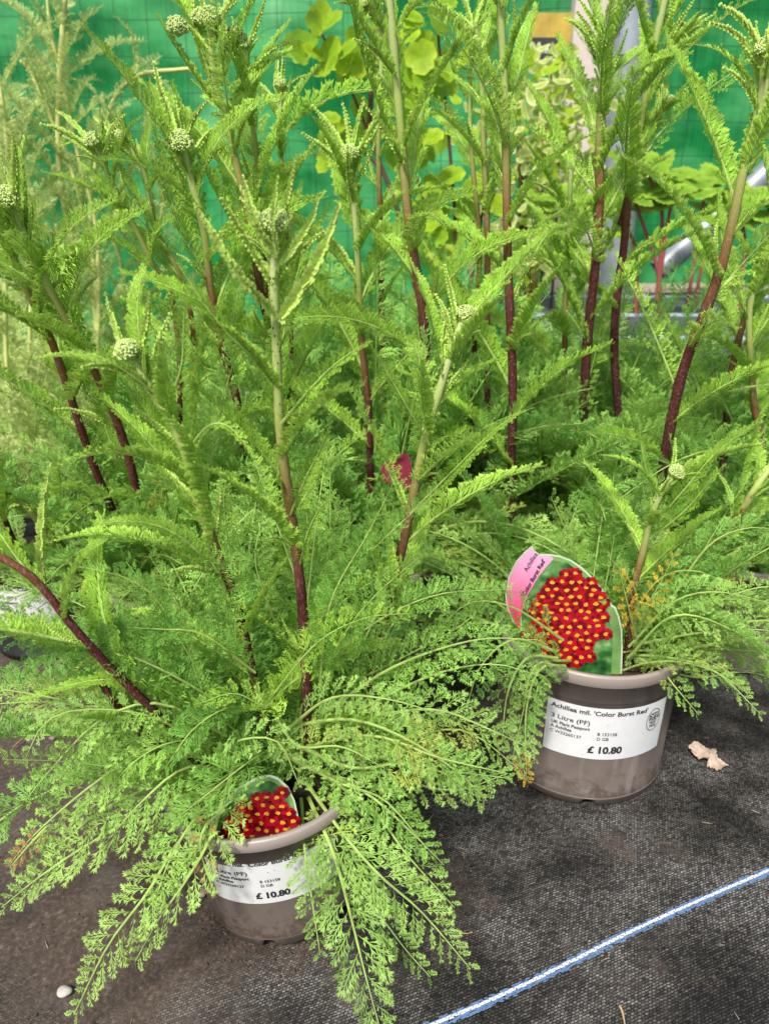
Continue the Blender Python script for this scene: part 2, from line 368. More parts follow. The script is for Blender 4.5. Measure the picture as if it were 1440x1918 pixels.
# ------------------------------------------------------------------ pots
def lathe(acc, prof, sides=72, m=0, notch=None):
    th = np.linspace(0, 2 * np.pi, sides, endpoint=False); n = len(prof)
    v = np.array([[(r * math.sin(t), -r * math.cos(t), z) for t in th] for r, z in prof])
    if notch: 
        for j, t in enumerate(th):
            if (t * 6 / (2 * math.pi) + .15) % 1 < .12: v[:notch[0], j, 2] = np.maximum(v[:notch[0], j, 2], notch[1])
    i = np.arange(n - 1)[:, None] * sides; j = np.arange(sides)[None]; j2 = (j + 1) % sides
    acc.add(v.reshape(-1, 3), np.stack([i + j, i + j2, i + sides + j2, i + sides + j], -1).reshape(-1, 4), None, m)
def text_mesh(body, size, bold=0.0, align='LEFT'):
    cu = bpy.data.curves.new('t', 'FONT'); cu.body = body; cu.size = size; cu.offset = bold; cu.align_x = align; cu.resolution_u = 3
    o = bpy.data.objects.new('t', cu); C.objects.link(o); bpy.context.view_layer.update()
    me = o.evaluated_get(bpy.context.evaluated_depsgraph_get()).to_mesh()
    me.calc_loop_triangles()
    v = np.array([x.co[:] for x in me.vertices]).reshape(-1, 3); t = np.array([x.vertices[:] for x in me.loop_triangles]).reshape(-1, 3)
    o.to_mesh_clear(); bpy.data.objects.remove(o); bpy.data.curves.remove(cu); return v, t
def label_mesh(rfun, th0, Wd, z0, z1):
    """printed price label wrapped on the pot; th0 = angle of its centre"""
    acc = Acc(); H = z1 - z0
    def wrap(p, off):
        x = p[:, 0]; z = z0 + p[:, 1]; r = rfun(z) + off; th = th0 + (x - Wd / 2) / rfun((z0 + z1) / 2)
        return np.stack([r * np.sin(th), -r * np.cos(th), z], 1)
    nx, ny = 36, 4; g = np.array([(i / nx * Wd, j / ny * H, 0) for j in range(ny + 1) for i in range(nx + 1)])
    q = [(j * (nx + 1) + i, j * (nx + 1) + i + 1, (j + 1) * (nx + 1) + i + 1, (j + 1) * (nx + 1) + i) for j in range(ny) for i in range(nx)]
    acc.add(wrap(g, .0007), q, None, 0)
    s = H / .063
    def tx(body, x, y, size, bold=0, ysc=1.0):
        v, t = text_mesh(body, size * s, bold * s); v[:, 0] += x * Wd; v[:, 1] = v[:, 1] * ysc + y * H; acc.add(wrap(v, .0012), None, t, 1)
    tx("Achillea mil. 'Color Burst Red'", .035, .862, .0080, .0002, .9)
    tx("3 Litre (PF)", .04, .66, .0085, .0001, .85)
    tx("UK Plant Passport", .045, .555, .0052, .00012)
    tx("A Achillea", .045, .47, .0052, .00012)
    tx("C W33260137", .045, .375, .0052, .00006)
    tx("B 153158", .40, .48, .0052, .00005); tx("D GB", .40, .385, .0052, .00005)
    tx("\u00a3 10.80", .345, .13, .0115, .0005)
    # oval peat free mark with a small flag
    cx, cy, rx, ry = .87 * Wd, .66 * H, .0095 * s, .0135 * s
    k = 40; ring = []
    for i in range(k):
        a = 2 * math.pi * i / k; ring += [(cx + rx * math.cos(a), cy + ry * math.sin(a), 0), (cx + rx * .93 * math.cos(a), cy + ry * .95 * math.sin(a), 0)]
    acc.add(wrap(np.array(ring), .0012), [(2 * i, 2 * ((i + 1) % k), 2 * ((i + 1) % k) + 1, 2 * i + 1) for i in range(k)], None, 1)
    fw, fh = .0066 * s, .0045 * s; fx, fy = cx, cy + .0038 * s
    def quad(a, b, c, d, off, m): acc.add(wrap(np.array([a, b, c, d], float).reshape(4, -1) if len(a) == 3 else np.array([(*p, 0) for p in (a, b, c, d)]), off), [(0, 1, 2, 3)], None, m)
    quad((fx - fw, fy - fh), (fx + fw, fy - fh), (fx + fw, fy + fh), (fx - fw, fy + fh), .0012, 1)
    t_ = .0007 * s
    for sx in (1, -1):
        quad((fx - fw, fy - sx * fh - t_), (fx + fw, fy + sx * fh - t_), (fx + fw, fy + sx * fh + t_), (fx - fw, fy - sx * fh + t_), .0015, 0)
    quad((fx - 2 * t_, fy - fh), (fx + 2 * t_, fy - fh), (fx + 2 * t_, fy + fh), (fx - 2 * t_, fy + fh), .0017, 0)
    quad((fx - fw, fy - 1.6 * t_), (fx + fw, fy - 1.6 * t_), (fx + fw, fy + 1.6 * t_), (fx - fw, fy + 1.6 * t_), .0018, 0)
    quad((fx - t_, fy - fh), (fx + t_, fy - fh), (fx + t_, fy + fh), (fx - t_, fy + fh), .0020, 1)
    quad((fx - fw, fy - .8 * t_), (fx + fw, fy - .8 * t_), (fx + fw, fy + .8 * t_), (fx - fw, fy + .8 * t_), .0021, 1)
    for body, dy in (("PEAT", -.0048), ("FREE", -.0090)):
        v, t = text_mesh(body, .0044 * s, .00008 * s, 'CENTER'); v[:, 0] += cx; v[:, 1] += cy + dy * s; acc.add(wrap(v, .0012), None, t, 1)
    rg = random.Random(3)
    for _ in range(14):
        x, y, r = rg.uniform(.03, .97) * Wd, rg.uniform(.05, .95) * H, rg.uniform(.0002, .0005)
        acc.add(wrap(np.array([(x - r, y, 0), (x, y - r, 0), (x + r, y, 0), (x, y + r, 0)]), .0012), [(0, 1, 2, 3)], None, 1)
    return acc.mesh('price_label', [M['paper'], M['ink']], False)
def build_pot(parent, rt, rb, H, m='pot', label=None, rot=(0, 0, 0), holes=False):
    lip = .0035
    rf = lambda z: rb + (rt - lip - rb) * np.clip(z / H, 0, 1)
    prof = [(rb - .004, .0), (rb - .001, .0), (rb + .0004, .008), (rb + .0016, .0095), (float(rf(.011)), .0105), (float(rf(.5 * H)), .5 * H), (float(rf(.795 * H)) , .795 * H), (float(rf(.80 * H)) + .0018, .805 * H),
            (float(rf(.93 * H)) + .0018, .915 * H), (rt - .0008, .918 * H), (rt, .925 * H), (rt, .985 * H), (rt - .0012, H), (rt - .0045, H), (rt - .006, .985 * H), (rt - .009, .80 * H)]
    acc = Acc(); lathe(acc, prof, 96, 0, (2, .007)); po = obj('pot', acc.mesh('pot', [M[m]], True), parent); po.rotation_euler = rot
    acc = Acc(); k = 40; rgs = random.Random(8)
    g = [(0, 0, .875 * H)] + [(r * (rt - .009) * math.sin(a), -r * (rt - .009) * math.cos(a), .865 * H + rgs.uniform(-.003, .004)) for r in (.33, .66, 1.0) for a in np.linspace(0, 2 * math.pi, k, endpoint=False)]
    acc.add(g, [(1 + b * k + i, 1 + b * k + (i + 1) % k, 1 + (b + 1) * k + (i + 1) % k, 1 + (b + 1) * k + i) for b in range(2) for i in range(k)], [(0, 1 + i, 1 + (i + 1) % k) for i in range(k)])
    obj('soil', acc.mesh('soil', [M['soil']], True), po)
    if label: obj('price_label', label_mesh(lambda z: rf(z), *label), po)
    return po

# ------------------------------------------------------------------ stems of the yarrows
def stem_leaf(st_o, base, d, kind, scale, rg, sorigin, up=None):
    me = rg.choice(ARCH[kind]); o = bpy.data.objects.new('stem_leaf', me); C.objects.link(o); o.parent = st_o
    o.location = np.asarray(base) - sorigin
    orient(o, d, (0, -.35, .94) if up is None else up, scale); return o
def build_stem(parent, porigin, pts, wpx, rg, c0=.0, c1=.9, bud=None, leaves=True, lo=.12, hi=1.0, dens=1.0, lk=1.0, budscale=1.0, topleaf=1.0, pale=False):
    """pts: list of (px,py,D); base first"""
    P3 = np.array([P(*p) for p in pts]); n = 40; cv, L = spline(P3, n)
    ym = np.mean([p[1] for p in pts]); Dm = np.mean([p[2] for p in pts]); r0 = pxw(wpx / 2 * .76, Dm, ym)
    s = np.linspace(0, 1, n); wob = np.stack([np.sin(s * 11 + rg.uniform(0, 6)), np.sin(s * 9 + rg.uniform(0, 6)), 0 * s], 1); cv = cv + wob * r0 * .55 * np.sin(np.pi * s)[:, None]; rad = r0 * (1.12 - .45 * s ** 1.5)
    # nodes
    nodes = []; x = lo * L
    while x < hi * L: nodes.append(x / L); x += (.052 - .033 * min(1, x / L * 1.15)) / dens * rg.uniform(.8, 1.25)
    for u in nodes: rad = rad * (1 + .16 * np.exp(-((s - u) * L / .004) ** 2))
    acc = Acc(); tube(acc, cv, rad, 12, 0, c0 + (c1 - c0) * s, .05)
    if not pale:                                  # sparse woolly hairs
        nh = int(L * 1500)
        for _ in range(nh):
            u = rg.random(); i = u * (n - 1); k = int(min(i, n - 2)); p = cv[k] + (cv[k + 1] - cv[k]) * (i - k)
            a = rg.uniform(0, 6.28); d = unit(np.array([math.cos(a), math.sin(a), rg.uniform(.1, .9)])); rr = rad[k]
            b = p + d * rr * .8; e = b + d * rg.uniform(.0008, .0022); q = np.array([d[1], -d[0], 0]) * .00011
            acc.add([b - q, b + q, e], None, [(0, 1, 2)], 1, 1)
    so = obj('stem', acc.mesh('stem', [M['palestem'] if pale else M['stem'], M['hair']], True, cv[0]), parent, cv[0] - porigin)
    T = np.gradient(cv, axis=0); T /= np.linalg.norm(T, axis=1)[:, None]
    az = rg.uniform(0, 6.28)
    if leaves:
        for u in nodes:
            i = min(n - 1, int(u * (n - 1))); az += 2.4 + rg.uniform(-.3, .3); p = cv[i]; t = T[i]
            rad_d = unit(np.array([math.cos(az), math.sin(az) * .8, 0]) - t * (t @ np.array([math.cos(az), math.sin(az) * .8, 0])))
            th = R(rg.uniform(26, 48) - 12 * u); d = t * math.cos(th) + rad_d * math.sin(th)
            if pale: k_, sz = 'palef', rg.uniform(.6, 1.0)
            elif u < .45: k_, sz = ('dense' if rg.random() < .6 else 'fstem'), rg.uniform(.8, 1.15)
            elif u < .8: k_, sz = ('dense' if rg.random() < .75 else 'fstem'), rg.uniform(.75, 1.2)
            else: k_, sz = 'dense', rg.uniform(.55, .85)
            stem_leaf(so, p, d, k_, sz * lk, rg, cv[0], up=unit(t * 1.0 - rad_d * .25 + np.array([0, -.25, .1])))
            if u > .3 and not pale:
                az2 = az + rg.uniform(-.6, .6); rd2 = unit(np.array([math.cos(az2), math.sin(az2), 0]) - t * (t @ np.array([math.cos(az2), math.sin(az2), 0])))
                d2 = t * .85 + rd2 * .45; stem_leaf(so, p, d2, 'lobe', rg.uniform(.45, .95) * lk, rg, cv[0], up=unit(t - rd2 * .3))
    if bud:
        top = cv[-1]; t = T[-1]
        for q in range(bud):
            off = np.zeros(3) if bud == 1 else np.array([math.cos(q * 2.4), math.sin(q * 2.4), .35 * math.cos(q)]) * .008 * math.sqrt(q) * 1.3 * budscale
            b = obj('flower_bud', BUDS[(q + len(pts)) % 4], so, top + t * .004 + off - cv[0]); b.scale = (budscale * (.82 if bud == 1 else .58),) * 3
            b.rotation_euler = Vector(t).to_track_quat('Z', 'Y').to_euler()
        for q in range(12):
            a = q * 2.4 + rg.uniform(-.2, .2); rd = np.array([math.cos(a), math.sin(a), 0]); th = R(rg.uniform(12, 38)); d = t * math.cos(th) + rd * math.sin(th)
            stem_leaf(so, top - t * (.010 + .0025 * q) * budscale, d, 'lobe', rg.uniform(.5, .95) * topleaf * (.55 if math.sin(a) < -.2 else 1), rg, cv[0], up=unit(t - rd * .5))
    return so
def basal(parent, porigin, n, rs, z0, rg, kinds, el=(15, 80), sc_=(.7, 1.25), sectors=None):
    for i in range(n):
        a = (rg.uniform(0, 2 * math.pi) if sectors is None else R(rg.uniform(*rg.choice(sectors))))
        r = rs * math.sqrt(rg.random()); a0 = a + rg.uniform(-.7, .7)
        base = np.array([r * math.cos(a0), r * math.sin(a0), z0]); e = R(rg.uniform(*el))
        k = rg.choice(kinds); o = bpy.data.objects.new('basal_leaf', rg.choice(ARCH[k])); C.objects.link(o); o.parent = parent
        o.location = base
        d = np.array([math.cos(e) * math.cos(a), math.cos(e) * math.sin(a), math.sin(e)])
        orient(o, d, unit(np.array([-.2 * math.cos(a), -.2 * math.sin(a) - .15, 1.0]) + rg.uniform(-.3, .3) * np.array([-math.sin(a), math.cos(a), 0])), rg.uniform(*sc_))

# ================================================================== SETTING
def groundmat():
    m, t, N, L = mat('woven_ground_fabric'); b = N['Principled BSDF']
    tc = N.new('ShaderNodeTexCoord'); mp = N.new('ShaderNodeMapping'); mp.inputs['Rotation'].default_value = (0, 0, R(-22)); L.new(tc.outputs['Object'], mp.inputs[0])
    wob = N.new('ShaderNodeTexNoise'); wob.inputs['Scale'].default_value = 30; L.new(mp.outputs[0], wob.inputs['Vector'])
    va = N.new('ShaderNodeVectorMath'); va.operation = 'MULTIPLY_ADD'; L.new(wob.outputs['Color'], va.inputs[0]); va.inputs[1].default_value = (.004, .004, 0); L.new(mp.outputs[0], va.inputs[2])
    br = N.new('ShaderNodeTexBrick'); br.inputs['Scale'].default_value = 1; br.inputs['Brick Width'].default_value = .0036; br.inputs['Row Height'].default_value = .0022
    br.inputs['Mortar Size'].default_value = .0005; br.inputs['Mortar Smooth'].default_value = .6
    br.inputs['Color1'].default_value = (.20, .19, .18, 1); br.inputs['Color2'].default_value = (.040, .037, .036, 1); br.inputs['Mortar'].default_value = (.01, .01, .01, 1)
    L.new(va.outputs[0], br.inputs['Vector'])
    fine = noise(N, L, 700, 2); fr = ramp(N, [(.35, (.35, .35, .35)), (.7, (1.9, 1.9, 1.9))]); L.new(fine.outputs[0], fr.inputs[0])
    c = mixc(N, L, br.outputs['Color'], fr.outputs[0], 1, 'MULTIPLY')
    n1 = noise(N, L, 9, 6); r1 = ramp(N, [(.38, (.22, .21, .20)), (.50, (.60, .57, .54)), (.66, (1.35, 1.35, 1.35))]); L.new(n1.outputs[0], r1.inputs[0])
    c = mixc(N, L, c, r1.outputs[0], 1, 'MULTIPLY')
    # brown dust, heavier to the left
    n2 = noise(N, L, 5.5, 8, rough=.65); sx = N.new('ShaderNodeSeparateXYZ'); L.new(tc.outputs['Object'], sx.inputs[0])
    ma = N.new('ShaderNodeMath'); ma.operation = 'MULTIPLY_ADD'; ma.inputs[1].default_value = -.42; L.new(sx.outputs[0], ma.inputs[0]); L.new(n2.outputs[0], ma.inputs[2])
    r2 = ramp(N, [(.47, (0, 0, 0)), (.66, (1, 1, 1))]); L.new(ma.outputs[0], r2.inputs[0])
    n3 = noise(N, L, 240, 6, rough=.75); r3 = ramp(N, [(.33, (.035, .024, .018)), (.55, (.085, .062, .05)), (.72, (.21, .17, .14))]); L.new(n3.outputs[0], r3.inputs[0])
    c = mixc(N, L, c, r3.outputs[0], r2.outputs[0])
    n4 = noise(N, L, 16, 5); r4 = ramp(N, [(.56, (0, 0, 0)), (.75, (.35, .35, .35))]); L.new(n4.outputs[0], r4.inputs[0])
    c = mixc(N, L, c, (.16, .14, .125), r4.outputs[0])
    L.new(c, b.inputs['Base Color']); b.inputs['Roughness'].default_value = .62; b.inputs['Specular IOR Level'].default_value = .35
    bw = N.new('ShaderNodeRGBToBW'); L.new(c, bw.inputs[0])
    bp = N.new('ShaderNodeBump'); bp.inputs['Strength'].default_value = .5; bp.inputs['Distance'].default_value = .0015; L.new(bw.outputs[0], bp.inputs['Height'])
    L.new(bp.outputs[0], b.inputs['Normal']); return m
M['ground'] = groundmat()
rgG = random.Random(77)
acc = Acc(); xs = np.concatenate([[-30, -8], np.linspace(-2.2, 2.2, 89), [8, 30]]); ys = np.concatenate([[-20, -3], np.linspace(-.4, 3.6, 81), [9, 40]])
X, Y = np.meshgrid(xs, ys); Z = .0025 * np.sin(X * 9 + Y * 4) * np.sin(Y * 11 - X * 3) + .0015 * np.sin(X * 23 + 2) * np.sin(Y * 19)
v = np.stack([X, Y, Z - .003], -1).reshape(-1, 3); nx = len(xs); q = [(j * nx + i, j * nx + i + 1, (j + 1) * nx + i + 1, (j + 1) * nx + i) for j in range(len(ys) - 1) for i in range(nx - 1)]
acc.add(v, q); g = obj('ground', acc.mesh('ground', [M['ground']], True)); g['kind'] = 'structure'
def gz(x, y): return .0025 * math.sin(x * 9 + y * 4) * math.sin(y * 11 - x * 3) + .0015 * math.sin(x * 23 + 2) * math.sin(y * 19) - .003
M['blueline'] = simple('blue_thread', (.10, .19, .36), .6, .5, 900)
M['whiteline'] = simple('white_thread', (.60, .61, .62), .6, .25, 500)
def woven_line(a, b, seed, ext=(.3, 1.2)):
    rg = random.Random(seed); a, b = np.asarray(a), np.asarray(b); d = unit(b - a); n = np.array([-d[1], d[0], 0]); L0 = np.linalg.norm(b - a)
    a = a - d * ext[0]; Lt = L0 + sum(ext); acc = Acc(); k = int(Lt / .0024)
    for i in range(k):                      # irregular short blue threads and white stitches, each a raised scrap
        s = i * .0024
        for row in (-3, -2, -1, 0, 1, 2, 3):
            off = row * .00125 + rg.uniform(-.0003, .0003)
            white = (row == 0 and i % 2 == 0) or (row == 1 and i % 2 == 1)
            if abs(row) == 3 and rg.random() < .45: continue
            if not white and rg.random() < .08: continue
            c = a + d * (s + rg.uniform(-.0004, .0004) + row * .0006) + n * (off + .0012 * math.sin(s * 14)); c[2] = gz(c[0], c[1]) + (.0014 if white else .001)
            l = .0021 if white else .0014; w_ = .0007 if white else .00055
            acc.add([c - d * l - n * w_, c + d * l - n * w_, c + d * l + n * w_, c - d * l + n * w_], [(0, 1, 2, 3)], None, 1 if white else 0)
    o = obj('ground_marking', acc.mesh('ground_marking', [M['blueline'], M['whiteline']], False)); o['kind'] = 'structure'
woven_line(G(830, 1905), G(1440, 1634), 1)

# green shade cloth
def clothmat():
    m, t, N, L = mat('green_shade_cloth')
    for n in list(N):
        if n.type != 'OUTPUT_MATERIAL': N.remove(n)
    out = [n for n in N if n.type == 'OUTPUT_MATERIAL'][0]
    tc = N.new('ShaderNodeTexCoord'); mp = N.new('ShaderNodeMapping'); mp.inputs['Scale'].default_value = (260, 1, 6); L.new(tc.outputs['Object'], mp.inputs[0])
    n = N.new('ShaderNodeTexNoise'); n.inputs['Scale'].default_value = 1; n.inputs['Detail'].default_value = 3; L.new(mp.outputs[0], n.inputs['Vector'])
    r = ramp(N, [(.3, (.003, .16, .03)), (.7, (.006, .32, .07))]); L.new(n.outputs[0], r.inputs[0])
    mp2 = N.new('ShaderNodeMapping'); mp2.inputs['Scale'].default_value = (2.2, 1, 5); L.new(tc.outputs['Object'], mp2.inputs[0])
    n2 = N.new('ShaderNodeTexNoise'); n2.inputs['Scale'].default_value = 1.6; n2.inputs['Detail'].default_value = 6; L.new(mp2.outputs[0], n2.inputs['Vector'])
    r2 = ramp(N, [(.44, (0, 0, 0)), (.70, (.75, .75, .75))]); L.new(n2.outputs[0], r2.inputs[0])
    c = mixc(N, L, r.outputs[0], (.14, .66, .22), r2.outputs[0])
    p = N.new('ShaderNodeBsdfPrincipled'); L.new(c, p.inputs['Base Color']); p.inputs['Roughness'].default_value = .5
    tr = N.new('ShaderNodeBsdfTranslucent'); L.new(c, tr.inputs[0]); mx = N.new('ShaderNodeMixShader'); mx.inputs[0].default_value = .35
    L.new(p.outputs[0], mx.inputs[1]); L.new(tr.outputs[0], mx.inputs[2]); L.new(mx.outputs[0], out.inputs[0]); return m
M['cloth'] = clothmat()
M['cord'] = simple('dark_green_cord', (.01, .05, .03), .6)
FY = 2.6
acc = Acc(); nx, nz = 220, 60
def fz(x, z): return .034 * np.sin(x * 7 + 1.3 * np.sin(z * 3)) + .012 * np.sin(x * 21 + z * 5) + .006 * np.sin(z * 17 + x * 2)
X, Zc = np.meshgrid(np.linspace(-2.6, 2.6, nx), np.linspace(0, 2.0, nz)); v = np.stack([X, FY + fz(X, Zc), Zc], -1).reshape(-1, 3)
acc.add(v, [(j * nx + i, j * nx + i + 1, (j + 1) * nx + i + 1, (j + 1) * nx + i) for j in range(nz - 1) for i in range(nx - 1)])
tag(obj('shade_cloth', acc.mesh('shade_cloth', [M['cloth']], True)), 'bright green windbreak cloth hung behind all the plants', 'shade cloth')
acc = Acc(); rgN = random.Random(4)
for i in range(52):
    x0 = -2.4 + i * .094; ph = rgN.uniform(0, 6); zz = np.linspace(.02, 1.95, 26)
    tube(acc, np.stack([x0 + .008 * np.sin(zz * 6 + ph) + .03 * np.sin(zz * 1.7 + x0), FY - .06 + 0 * zz, zz], 1), .0009, 4, 0, 0, 0, False)
for j in range(20):
    z0 = .04 + j * .098; ph = rgN.uniform(0, 6); xx = np.linspace(-2.5, 2.5, 60)
    tube(acc, np.stack([xx, FY - .062 + 0 * xx, z0 + .006 * np.sin(xx * 7 + ph) + .014 * np.sin(xx * 1.3)], 1), .0009, 4, 0, 0, 0, False)
tag(obj('wire_netting', acc.mesh('wire_netting', [M['cord']], True)), 'thin dark square netting stretched in front of the green windbreak', 'netting')
# galvanised post and timber post
M['galv'] = simple('galvanised_steel', (.30, .33, .37), .5, .22, 14, .1); M['galv'].node_tree.nodes['Principled BSDF'].inputs['Metallic'].default_value = .5
b0 = P(1150, 480, 2.35); t0 = P(1182, 0, 2.35)
acc = Acc(); d = (t0 - b0) / (t0[2] - b0[2]); lo_ = b0 - d * b0[2]; hi_ = b0 + d * (1.9 - b0[2])
pts = [lo_ + (hi_ - lo_) * k / 10 for k in range(11)]; tube(acc, pts, .054, 40)
po = obj('fence_post', acc.mesh('fence_post', [M['galv']], True)); tag(po, 'round galvanised steel post beside the pale timber post', 'post')
acc = Acc(); cw = lo_ + (hi_ - lo_) * .52; dn = unit(hi_ - lo_); tube(acc, [cw - dn * .012, cw + dn * .012], .0575, 40); obj('clamp', acc.mesh('clamp', [M['galv']], True), po)
def box(acc, c, s, m=0, rz=0):
    c = np.asarray(c, float); s = np.asarray(s, float) / 2
    v = np.array([(x, y, z) for x in (-1, 1) for y in (-1, 1) for z in (-1, 1)], float) * s
    if rz: v[:, :2] = v[:, :2] @ np.array([[math.cos(rz), math.sin(rz)], [-math.sin(rz), math.cos(rz)]])
    acc.add(v + c, [(0, 1, 3, 2), (4, 6, 7, 5), (0, 4, 5, 1), (2, 3, 7, 6), (0, 2, 6, 4), (1, 5, 7, 3)], None, m)
M['palewood'] = simple('pale_pinkish_timber', (.56, .48, .45), .7, .12, 12, .2)
acc = Acc(); c = P(1108, 60, 2.47); box(acc, (c[0], 2.47, .95), (.115, .05, 1.9)); tag(obj('timber_post', acc.mesh('timber_post', [M['palewood']], False)), 'flat pale pinkish timber post left of the steel post', 'post')
# chalkboard sign
M['chalk'] = simple('chalkboard_black', (.03, .035, .04), .7, .2); M['ochre'] = simple('ochre_painted_wood', (.42, .30, .05), .6, .3, 20); M['chalkwhite'] = simple('chalk_white', (.7, .7, .7), .9, .05)
c = P(1030, 78, 2.15); sg = thing('chalkboard_sign', 'small black chalkboard lettered in white on a yellow wooden frame', 'sign', (c[0], 2.15, 0))
acc = Acc(); box(acc, (0, 0, c[2]), (.10, .02, .12)); box(acc, (0, .01, c[2] / 2 - .05), (.03, .02, c[2] - .1)); obj('frame', acc.mesh('frame', [M['ochre']], False), sg)
acc = Acc(); box(acc, (-.012, -.0125, c[2] - .02), (.07, .004, .055)); bo = obj('board', acc.mesh('board', [M['chalk']], False), sg)
v, t = text_mesh("LIVING", .017, .0003, 'CENTER'); acc = Acc(); acc.add(np.stack([v[:, 0] - .012, 0 * v[:, 0] - .016, v[:, 1] + c[2] - .026], 1), None, t); obj('lettering', acc.mesh('lettering', [M['chalkwhite']], False), bo)
# display bench on the right, gravel behind it, sloping rail
M['bench'] = simple('grey_bench_fabric', (.075, .08, .09), .55, .35, 25, .2); M['edge'] = simple('pale_blue_edging', (.42, .50, .60), .5, .1)
BX = (P(1060, 600, 1.45)[0], 2.3)
bn = thing('display_bench', 'low dark grey fabric-topped bench with pale blue edging lines on the right', 'bench', ((BX[0] + BX[1]) / 2, 1.9, 0))
acc = Acc(); box(acc, (0, 0, .345), (BX[1] - BX[0], .9, .03)); obj('bench_top', acc.mesh('bench_top', [M['bench']], False), bn)
for yy in (-.44, -.1, .30):
    acc = Acc(); box(acc, (0, yy, .3625), (BX[1] - BX[0] - .002, .014, .005)); obj('edging', acc.mesh('edging', [M['edge']], False), bn)
for sx in (-1, 1):
    for sy in (-.4, .4):
        acc = Acc(); box(acc, (sx * ((BX[1] - BX[0]) / 2 - .06), sy, .165), (.05, .05, .33)); obj('leg', acc.mesh('leg', [M['palewood']], False), bn)
M['gravel'] = simple('tan_gravel', (.36, .31, .23), .9, .55, 90, .8)
acc = Acc(); box(acc, (1.75, 2.45, .18), (2.4, .16, .38)); g2 = obj('gravel_bed', acc.mesh('gravel_bed', [M['gravel']], False)); g2['kind'] = 'structure'
acc = Acc(); a = P(1262, 480, 2.2); b = P(1470, 292, 2.2); d = (b - a); tube(acc, [a - d * .15 * k for k in (1,)] + [a, a + d * .5, b, b + d * .8], .032, 24)
tag(obj('handrail', acc.mesh('handrail', [M['galv']], True)), 'sloping grey metal rail rising to the right edge before the green cloth', 'rail')

# ================================================================== BACKGROUND PLANTS
rg = random.Random(21)
def disc_leaf(acc, c, n, up, r, rg, m=0, lobes=3, ser=0):
    n = unit(n); u = unit(np.asarray(up) - (np.asarray(up) @ n) * n); s = np.cross(n, u); k = 30; V = [np.asarray(c)]; tp = [0.0]
    for ring, f in ((0, .55), (1, 1.0)):
        for i in range(k):
            a = 2 * math.pi * i / k
            if lobes == 3: rr = .80 + .20 * abs(math.cos(1.5 * a)) ** .7 + .05 * math.cos(9 * a); x, y = math.cos(a), math.sin(a)
            else: rr = 1; x = math.cos(a); y = math.sin(a) * (.48 if lobes == 1 else .42) * (1 - .25 * x); rr = 1 + (ser * (1 if i % 2 else -1))
            z = (.10 * f * f * math.cos(2 * a) + .12 * f * f) * r
            V.append(np.asarray(c) + r * f * rr * (x * u + y * s) + n * z); tp.append(f * (1 if ring else .4))
    T = [(0, 1 + i, 1 + (i + 1) % k) for i in range(k)]; Q = [(1 + i, 1 + k + i, 1 + k + (i + 1) % k, 1 + (i + 1) % k) for i in range(k)]
    acc.add(V, Q, T, m, tp)
# golden round-leaved shrub
gb = P(800, 620, 1.55); gs = thing('golden_shrub', 'shrub with round lime yellow lobed leaves on dark twigs behind the stems', 'shrub', (gb[0], 1.55, 0)); go = np.array([gb[0], 1.55, 0])
acc = Acc()
for pl in ([(800, 760), (760, 450), (690, 250), (640, 130), (600, 60)], [(800, 760), (850, 500), (840, 250), (820, 60), (830, -20)], [(805, 760), (865, 600), (900, 420), (930, 200)], [(760, 450), (720, 330), (650, 250)], [(850, 500), (810, 420), (780, 330)], [(690, 250), (700, 120), (720, 20)]):
    D = 1.55; pts = [P(x, y, D) for x, y in pl]; 
    if pl[0][1] == 760: pts = [np.array([gb[0], D, .0])] + pts
    cv, _ = spline(pts, 24); tube(acc, cv, np.linspace(.005, .0022, 24), 6)
obj('branch', acc.mesh('branch', [M['twigdark']], True, go), gs)
cl = [(590, 70, 45, 45, 8), (640, 110, 50, 40, 8), (720, 90, 60, 60, 12), (800, 140, 60, 60, 14), (860, 60, 50, 60, 8), (660, 230, 50, 40, 7), (770, 260, 60, 60, 9), (830, 400, 40, 70, 14), (620, 280, 30, 30, 3), (900, 330, 40, 80, 8), (840, 470, 60, 30, 7)]
for cx, cy, sx, sy, n in cl:
    for _ in range(n):
        acc = Acc(); c = P(cx + rg.uniform(-sx, sx), cy + rg.uniform(-sy, sy), 1.55 + rg.uniform(-.08, .08))
        disc_leaf(acc, (0, 0, 0), (rg.uniform(-1.3, 1.3), -1, rg.uniform(-.3, 1.5)), (rg.uniform(-.7, .7), 0, -1), rg.uniform(.017, .032), rg); obj('leaf', acc.mesh('leaf', [M['gold']], True), gs, c - go)
# variegated shrub
vb = P(1010, 400, 1.95); vs = thing('variegated_shrub', 'bushy shrub with small cream and yellow-green variegated leaves in front of the posts', 'shrub', (vb[0], 1.95, 0)); vo = np.array([vb[0], 1.95, 0])
acc = Acc()
for _ in range(760):
    cx, cy = rg.gauss(1015, 75), rg.uniform(85, 520); 
    if cy < 150 and abs(cx - 1020) > 55: continue
    c = P(cx, cy, 1.95 + rg.uniform(-.14, .12)); disc_leaf(acc, c, (rg.uniform(-1.6, 1.6), -1, rg.uniform(-.6, 1.6)), (rg.uniform(-1, 1), 0, rg.uniform(-.2, 1)), rg.uniform(.011, .026), rg, 0 if rg.random() < .7 else 1, 1)
obj('foliage', acc.mesh('foliage', [M['varieg'], M['gold']], True, vo), vs)
acc = Acc()
for k in range(9):
    tp = P(rg.gauss(1010, 50), rg.uniform(110, 260), 1.95); cv, _ = spline([vo + [rg.uniform(-.03, .03), 0, 0], (vo + tp) / 2 + [rg.uniform(-.04, .04), 0, 0], tp], 14); tube(acc, cv, np.linspace(.005, .0015, 14), 6)
obj('branch', acc.mesh('branch', [M['twigdark']], True, vo), vs)
